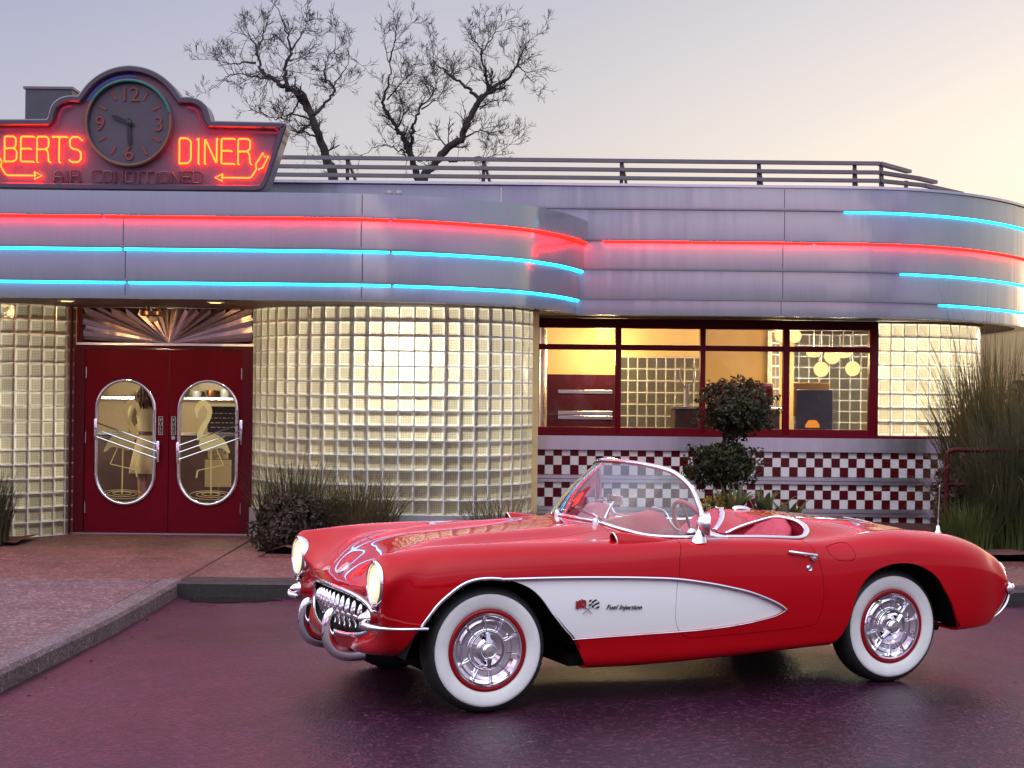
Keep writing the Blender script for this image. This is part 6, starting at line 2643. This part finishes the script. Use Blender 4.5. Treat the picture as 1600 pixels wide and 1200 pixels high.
def grass_clump(name, label, loc, R, H, n, w, m, seed, lean=(.1, .75), group=None, cat='grass clump', droop=.5, stalks=0, stalk_m=None, hpow=1.0):
    rng = random.Random(seed)
    t = thing(name, label, cat, loc, 0, group)
    mb = MB()
    for i in range(n):
        a = rng.uniform(0, 2 * PI)
        r = R * math.sqrt(rng.random())
        p = (r * math.cos(a), r * math.sin(a), 0)
        ang = a + rng.gauss(0, .7)
        ln = rng.uniform(*lean) * (.35 + .65 * r / R)
        blade(mb, p, ang, ln, H * rng.uniform(.5, 1.0) ** hpow, w * rng.uniform(.6, 1.2), rng, droop=droop * rng.uniform(.4, 1.3))
    o = mb.build('blades', m, t, fix=False)
    if stalks:
        mb = MB()
        for i in range(stalks):
            a = rng.uniform(0, 2 * PI)
            r = R * .8 * math.sqrt(rng.random())
            p = (r * math.cos(a), r * math.sin(a), 0)
            blade(mb, p, a + rng.gauss(0, .5), rng.uniform(.15, .5), H * rng.uniform(.9, 1.22), w * .55, rng, segs=7, droop=rng.uniform(.1, .7))
        mb.build('flower_stalks', stalk_m or m, t, fix=False)
    return t


def leaf_quad(mb, p, n, s, rng, mi=0, asp=.5):
    n = Vector(n).normalized()
    u = n.orthogonal().normalized()
    u = (Matrix.Rotation(rng.uniform(0, 2 * PI), 3, n) @ u)
    v = n.cross(u)
    p = Vector(p)
    a, b_, c, d = p - u * s * .5, p + v * s * asp * .5 + n * s * .08, p + u * s * .5, p - v * s * asp * .5 + n * s * .08
    mb.add([a, b_, c, d], [(0, 1, 2), (0, 2, 3)], mi)


def leafy(mb, c, R, n, s, rng, lumps=14, sq=(1, 1, 1), shell=.55):
    """leaves in lumps over an uneven crown"""
    L = []
    for i in range(lumps):
        d = Vector((rng.gauss(0, 1), rng.gauss(0, 1), rng.gauss(0, 1))).normalized()
        L.append((d, rng.uniform(.72, 1.10)))
    for i in range(n):
        d = Vector((rng.gauss(0, 1), rng.gauss(0, 1), rng.gauss(0, 1))).normalized()
        k = max(L, key=lambda q: q[0].dot(d) + rng.uniform(0, .12))
        rad = R * k[1] * (1 - .28 * (1 - max(0, k[0].dot(d))) ** .8) * (shell + (1 - shell) * rng.random() ** .45)
        p = (c[0] + d.x * rad * sq[0], c[1] + d.y * rad * sq[1], c[2] + d.z * rad * sq[2])
        nn = d + Vector((rng.gauss(0, .55), rng.gauss(0, .55), rng.gauss(0, .55) + .25))
        leaf_quad(mb, p, nn, s * rng.uniform(.6, 1.25), rng)


# shrubs before the bay
rng = random.Random(11)
hedge = thing('low_shrub', 'low rounded shrub with small reddish brown leaves at the corner by the doors', 'shrub', (-2.02, 15.55, .13))
mb = MB()
leafy(mb, (-.12, 0, .25), .42, 3600, .055, rng, 18, (.95, .8, .82))
leafy(mb, (.28, .12, .20), .33, 2000, .055, rng, 12, (1, .8, .85))
mb.build('foliage', leaf_dark, hedge, fix=False)
mb = MB()
for i in range(22):
    a = rng.uniform(0, 2 * PI)
    mb.tube([(rng.uniform(-.1, .1), rng.uniform(-.08, .08), 0), (.16 * math.cos(a), .14 * math.sin(a), .2), (.34 * math.cos(a), .28 * math.sin(a), .36)], [.011, .007, .004], 5)
mb.build('stems', bark, hedge)
mb = MB()
leafy(mb, (.34, .16, .48), .12, 260, .05, rng, 6)
mb.build('new_growth', leaf_mat('new growth', (.09, .07, .03), (.20, .15, .07), .5, 9), hedge, fix=False)

grass_clump('bunch_grass', 'tall dark spiky grass clump behind the low shrub, beside the red doors', (-2.20, 15.95, .14), .30, 1.02, 620, .010, grass_dark, 21, (.08, .55), 'spiky grass clumps along the bay', stalks=40)
grass_clump('bunch_grass', 'wide spiky grass clump with arching blades in front of the bay centre-left', (-1.50, 15.75, .14), .34, .86, 760, .010, grass_mid, 22, (.15, .85), 'spiky grass clumps along the bay', stalks=50)
grass_clump('bunch_grass', 'thin low grass clump showing just above the car hood', (-.12, 15.75, .14), .30, .62, 420, .009, grass_mid, 23, (.2, .95), 'spiky grass clumps along the bay', stalks=34)
grass_clump('bunch_grass', 'dark spiky grass clump cut by the left edge before the glass block column', (-5.28, 15.85, .13), .30, .90, 560, .011, grass_dark, 24, (.1, .5), 'spiky grass clumps along the bay', stalks=20)

# topiary
topi = thing('topiary_tree', 'clipped two-ball topiary tree on one stem before the checkered wall', 'topiary', (PX(1132, 17.2), 17.2, .13))
rng = random.Random(31)
z1, z2 = PZ(1148, 640, 17.2) - .13, PZ(1128, 722, 17.2) - .13
dx1 = PX(1148, 17.2) - PX(1132, 17.2)
mb = MB()
leafy(mb, (dx1, 0, z1), .40, 4200, .058, rng, 24, (1.02, .95, .80), .5)
for i in range(110):
    a, e = rng.uniform(0, 2 * PI), rng.uniform(-1.2, 1.4)
    k = rng.uniform(.84, 1.16)
    leafy(mb, (dx1 + .42 * k * math.cos(a) * math.cos(e), .36 * k * math.sin(a) * math.cos(e), z1 + .33 * k * math.sin(max(-.55, e))), .055, 11, .05, rng, 3)
mb.build('crown', leaf_topi, topi, fix=False)
mb = MB()
leafy(mb, (-.03, 0, z2), .40, 3800, .058, rng, 24, (1.0, .95, .66), .5)
for i in range(110):
    a, e = rng.uniform(0, 2 * PI), rng.uniform(-1.2, 1.4)
    k = rng.uniform(.84, 1.18)
    leafy(mb, (-.03 + .41 * k * math.cos(a) * math.cos(e), .36 * k * math.sin(a) * math.cos(e), z2 + .27 * k * math.sin(min(.5, e))), .055, 11, .05, rng, 3)
leafy(mb, (.02, 0, z2 - .42), .17, 420, .05, rng, 8, (1.3, 1, .6), .4)
mb.build('crown', leaf_topi, topi, fix=False)
mb = MB()
mb.tube([(0, 0, 0), (.01, 0, z2 - .3), (-.005, .0, z2 + .2), (.02, 0, z1 - .25), (dx1, 0, z1 + .15)], [.030, .026, .022, .019, .010], 8)
mb.tube([(0, 0, z2 + .1), (.08, .02, z2 + .30), (.11, 0, z1 - .2)], [.012, .010, .006], 6)
mb.build('trunk', bark, topi, smooth=60)

# flowers and fleshy plants behind the car
rng = random.Random(41)
for i, (px, py, sc_, lb) in enumerate(((1122, 790, 1.0, 'yellow flowering plant low behind the windshield post, left of two'), (1150, 792, .85, 'yellow flowering plant with broad leaves under the topiary'))):
    t = thing('flowering_plant', lb, 'flower plant', (PX(px, 16.6), 16.6, .14), 0, 'yellow flowers behind the car')
    h = PZ(px, py, 16.6) - .14
    mb = MB()
    leafy(mb, (0, 0, h * .7), .20 * sc_, 260, .09, rng, 8, (1.1, .9, 1.2), .4)
    mb.build('foliage', leaf_light, t, fix=False)
    mb = MB()
    for k in range(26):
        c = (rng.uniform(-.14, .14) * sc_, rng.uniform(-.1, .02), h + rng.uniform(-.08, .10))
        for q in range(12):
            leaf_quad(mb, (c[0] + rng.gauss(0, .016), c[1] + rng.gauss(0, .016), c[2] + rng.gauss(0, .016)), (rng.gauss(0, 1), rng.gauss(0, 1) - .6, rng.gauss(0, 1) + .6), .030, rng, asp=.8)
    mb.build('blossoms', yellow_fl, t, fix=False)
    mb = MB()
    for k in range(7):
        mb.tube([(0, 0, 0), (rng.uniform(-.1, .1), rng.uniform(-.06, .06), h * .9)], [.008, .004], 5)
    mb.build('stems', bark, t)
for i, (px, h, lb) in enumerate(((1150, .80, 'broad leaved plant with upright leaves between the yellow flowers'), (1198, .76, 'broad leaved plant showing above the rear deck of the car, tallest leaf leaning right'), (1232, .62, 'small broad leaved plant low behind the rear deck, right of the tall one'))):
    t = thing('broad_leaf_plant', lb, 'plant', (PX(px, 16.5), 16.5, .14), 0, 'broad leaved plants behind the car')
    mb = MB()
    for k in range(9):
        a = rng.uniform(0, 2 * PI)
        blade(mb, (rng.uniform(-.04, .04), rng.uniform(-.04, .04), 0), a, rng.uniform(.15, .55), h * rng.uniform(.65, 1.0), .11, rng, 6, .5)
    # broad in the middle: widen by a second, crossed set
    for k in range(5):
        a = rng.uniform(0, 2 * PI)
        blade(mb, (0, 0, h * .3), a, rng.uniform(.4, .9), h * .6, .12, rng, 6, .6)
    mb.build('leaves', leaf_light, t, smooth=180, fix=False)

# tall ornamental grass at the right with shrubs, low grass and the pipe rail
grass_clump('ornamental_grass', 'towering clump of golden brown grass at the right before the glass block corner', (5.22, 17.3, .13), .42, 2.45, 1150, .019, grass_gold, 51, (.03, .52), stalks=90, droop=.7, stalk_m=grass_mid, hpow=.8)
grass_clump('ornamental_grass', 'dark arching grass skirt spilling to the left of the tall golden grass', (5.0, 17.0, .13), .38, 1.35, 900, .012, grass_dark, 52, (.3, 1.0), droop=.8, stalks=30, hpow=.9)
grass_clump('ornamental_grass', 'dark green grass with arching blades drooping over the red pipe rail', (4.95, 15.98, .13), .30, 1.75, 760, .013, grass_dark, 57, (.1, .75), droop=.8, stalks=40, stalk_m=grass_mid, hpow=.8)
grass_clump('ornamental_grass', 'tallest dark grass tuft at the right edge in front of the pipe rail', (5.45, 15.98, .13), .34, 2.1, 800, .014, grass_dark, 58, (.05, .6), droop=.8, stalks=50, stalk_m=grass_gold, hpow=.8)
grass_clump('low_grass', 'low bright green grass clump behind the car antenna', (4.48, 15.75, .14), .26, .66, 480, .012, grass_green, 53, (.1, .6), stalks=12)
grass_clump('low_grass', 'low green grass clump by the right edge of the picture', (4.98, 15.8, .14), .28, .60, 440, .012, grass_green, 54, (.1, .6), stalks=12)
rng = random.Random(55)
for x, y, r, h, lb in ((4.75, 16.55, .48, .55, 'dark leafy shrub under the tall grass, behind the red pipe rail'), (5.45, 16.5, .55, .62, 'dark leafy shrub filling the right edge under the tall grass')):
    t = thing('dark_shrub', lb, 'shrub', (x, y, .13), 0, 'dark shrubs under the tall grass')
    mb = MB()
    leafy(mb, (0, 0, h * .8), r, 2600, .075, rng, 18, (1, .6, 1.1), .4)
    mb.build('foliage', leaf_dark, t, fix=False)
    mb = MB()
    for k in range(16):
        a = rng.uniform(0, 2 * PI)
        mb.tube([(0, 0, 0), (.25 * r * math.cos(a), .2 * r * math.sin(a), h * .5), (.7 * r * math.cos(a), .5 * r * math.sin(a), h)], [.015, .010, .005], 5)
    mb.build('stems', bark, t)
for x, lb in ((6.6, 'dense dark evergreen shrub beyond the tall grass at the far right'),):
    t = thing('evergreen_shrub', lb, 'shrub', (x, 19.6, .1))
    mb = MB()
    leafy(mb, (0, 0, 1.0), .85, 3000, .11, rng, 18, (1, .8, 1.25), .4)
    mb.build('foliage', leaf_topi, t, fix=False)
    mb = MB()
    mb.tube([(0, 0, 0), (0, 0, 1.4)], [.05, .02], 8)
    mb.build('trunk', bark, t)
pr = thing('pipe_rail', 'maroon painted two-bar pipe rail half hidden in the tall grass', 'rail', (0, 0, 0))
pm = mat('maroon pipe paint', (.05, .002, .006), rough=.5, spec=.2)
y = 16.05
zt_, zm_ = PZ(1482, 703, y), PZ(1482, 757, y)
xl_ = PX(1481, y)
mb = MB()
mb.tube(catmull([(xl_, y, zt_ - .10), (xl_ + .01, y, zt_ - .03), (xl_ + .07, y, zt_), (xl_ + .2, y, zt_)], 4) + [(7.5, y, zt_)], .026, 10)
mb.build('top_bar', pm, pr, smooth=60)
mb = MB()
mb.tube([(xl_, y, zm_), (7.5, y, zm_)], .024, 10)
mb.build('middle_bar', pm, pr, smooth=60)
for x in (xl_, xl_ + 1.5, xl_ + 2.9):
    mb = MB()
    mb.tube([(x, y, .10), (x, y, zt_ - .09 if x == xl_ else zt_)], .026, 10)
    mb.build('post', pm, pr, smooth=60)

# ================================================================== bare trees behind the diner
TY = 30.0


def tree_pt(zx, zy, y=0.0):
    px, py = 300 + zx / 2.7586, zy / 2.7586
    px += ROLL * (py - 600)
    return Vector((PX(px, TY), TY + y, PZ(px, py, TY)))


def bare_tree(name, label, limbs, seed, trunk_x, dens=1.0):
    rng = random.Random(seed)
    root = thing(name, label, 'tree', (0, 0, 0), 0, 'bare trees behind the diner')
    mbT, mbB, mbW = MB(), MB(), MB()

    def twig(p, d, l, r, depth):
        n = 4 if depth > 1 else 3
        pts = [p]
        dd = d.copy()
        for k in range(n):
            dd = (dd + Vector((rng.gauss(0, .12), rng.gauss(0, .12), rng.gauss(0, .10) + .05))).normalized()
            pts.append(pts[-1] + dd * l / n)
        rr = [r * (1 - .55 * k / n) for k in range(n + 1)]
        (mbW if depth <= 2 else mbB).tube(pts, rr, 3 if depth <= 1 else 4, caps=False)
        if depth <= 0:
            return
        m = {3: 4, 2: 4, 1: 3}[depth]
        for q in range(m):
            t = rng.uniform(.25, 1.0)
            i = min(n - 1, int(t * n))
            b_ = pts[i].lerp(pts[i + 1], t * n - i)
            ax = Vector((rng.gauss(0, 1), rng.gauss(0, .8), rng.gauss(0, 1)))
            nd = (dd * .85 + ax.normalized() * .75 + Vector((0, 0, .12))).normalized()
            twig(b_, nd, l * rng.uniform(.45, .72), max(.0042, r * .55), depth - 1)
    for li, (pts, r0, r1) in enumerate(limbs):
        P = []
        ydr = rng.uniform(-.6, .6) if li else 0
        for i, q in enumerate(pts):
            t = i / (len(pts) - 1)
            P.append(tree_pt(*q, y=ydr * t * 1.2))
        if li == 0 or r0 > .13:
            base = P[0]
            P = [Vector((trunk_x, TY, 0)), Vector((trunk_x * .4 + base.x * .6, TY, base.z * .6))] + P if li == 0 else P
        S = [Vector(p) for p in catmull([tuple(p) for p in P], 5)]
        S = S[:max(4, int(len(S) * (.90 if li else 1)))]
        n = len(S)
        R = [.60 * r0 + (.50 * r1 - .60 * r0) * (i / (n - 1)) ** .8 for i in range(n)]
        S = [s + Vector((rng.gauss(0, .016), 0, rng.gauss(0, .016))) if 2 < i else s for i, s in enumerate(S)]
        (mbT if li == 0 else mbB).tube(S, R, 7 if r0 > .08 else 5)
        ln = sum((S[i + 1] - S[i]).length for i in range(n - 1))
        k = int(ln * 8.0 * dens) if li else 8
        for q in range(k):
            t = rng.uniform(.12 if li else .5, 1.0) ** .8
            i = min(n - 2, int(t * (n - 1)))
            d = (S[i + 1] - S[i]).normalized()
            ax = Vector((rng.gauss(0, 1), rng.gauss(0, .7), rng.gauss(0, 1))).normalized()
            nd = (d * .5 + ax * .9 + Vector((0, 0, .1))).normalized()
            big = rng.random()
            twig(S[i], nd, rng.uniform(.26, .52) * (1.15 - .35 * t), min(.020, max(.0075, R[i] * .30)), 3 if big < .30 else 2)
        twig(S[-1], (S[-1] - S[-2]).normalized(), .42, r1 * .5, 3)
    mbT.build('trunk', twig_m, root, smooth=60, fix=False)
    mbB.build('limbs', twig_m, root, smooth=60, fix=False)
    mbW.build('twigs', twig_m, root, fix=False)
    return root


bare_tree('bare_tree', 'bare winter tree left of the pair, rising right of the clock sign and leaning left', [
    ([(612, 800), (590, 710), (565, 640), (540, 565), (520, 500)], .20, .13),
    ([(520, 500), (480, 440), (430, 390), (375, 355), (330, 325), (290, 285), (275, 235), (250, 165), (220, 110), (185, 60)], .125, .02),
    ([(415, 380), (400, 320), (410, 260), (430, 215), (410, 150), (395, 95), (370, 40), (350, -20)], .075, .014),
    ([(430, 215), (455, 150), (480, 90), (470, 20)], .040, .010),
    ([(522, 500), (560, 455), (605, 400), (608, 365), (568, 320), (565, 250), (600, 180), (630, 110)], .060, .012),
    ([(605, 380), (640, 340), (680, 290), (690, 220)], .030, .010),
    ([(545, 590), (500, 580), (440, 565), (380, 570), (300, 560)], .040, .012),
    ([(520, 520), (460, 495), (400, 495), (360, 510), (310, 490), (250, 480)], .040, .010),
    ([(460, 420), (440, 470), (380, 500), (360, 420), (300, 380)], .035, .010),
    ([(275, 270), (210, 270), (140, 270), (100, 255)], .040, .010),
    ([(340, 340), (270, 330), (200, 320), (140, 350), (100, 400)], .035, .010),
    ([(275, 235), (290, 160), (310, 90), (330, 20)], .035, .010),
], 61, PX(525, TY), 1.0)
bare_tree('bare_tree', 'bare winter tree on the right with a forked trunk behind the roof railing', [
    ([(1000, 800), (1040, 715), (1100, 640), (1165, 585), (1200, 500), (1236, 440)], .17, .11),
    ([(1236, 440), (1240, 420), (1285, 395), (1310, 365), (1365, 340), (1400, 280), (1420, 230), (1455, 175), (1490, 100)], .10, .012),
    ([(1238, 425), (1190, 375), (1150, 345), (1105, 310), (1085, 280), (1040, 250), (1030, 200), (1060, 150)], .065, .012),
    ([(1285, 395), (1270, 330), (1255, 280), (1240, 210), (1200, 150), (1230, 90)], .060, .010),
    ([(1245, 230), (1290, 170), (1310, 110), (1300, 70)], .030, .008),
    ([(1400, 280), (1440, 300), (1480, 350)], .030, .008),
    ([(1240, 470), (1290, 445), (1340, 437)], .028, .008),
    ([(1075, 680), (1140, 690), (1220, 670), (1290, 670), (1350, 610)], .045, .010),
    ([(1180, 590), (1230, 560), (1290, 560), (1370, 600)], .035, .010),
    ([(985, 800), (965, 740), (935, 655), (905, 590), (880, 545), (840, 490), (832, 440), (850, 370), (858, 300), (835, 230), (780, 170)], .13, .014),
    ([(850, 270), (870, 200), (880, 130), (885, 95)], .035, .008),
    ([(942, 660), (945, 580), (960, 530), (985, 470), (1035, 420), (1060, 350), (1040, 270)], .075, .012),
    ([(890, 545), (930, 490), (990, 445)], .035, .010),
    ([(840, 430), (880, 380), (920, 330), (970, 300)], .032, .008),
    ([(935, 660), (880, 640), (820, 620), (740, 660), (680, 690)], .032, .008),
    ([(990, 470), (1060, 440), (1100, 400)], .030, .008),
], 62, PX(660, TY), 1.0)

# dark line of trees across the road, behind the camera (seen in the paint and the chrome)
t = MB()
rng = random.Random(71)
for i in range(30):
    x = -62 + i * 4.3 + rng.uniform(-1, 1)
    h = rng.uniform(1.8, 3.3)
    leafy(t, (x, -46 + rng.uniform(-3, 3), h * .85), h, 170, 1.25, rng, 8, (1, .6, 1.05), .3)
o = t.build('distant_trees', leaf_topi, None, fix=False)
tag(o, 'dark line of trees across the road facing the diner', 'trees', None, 'stuff')
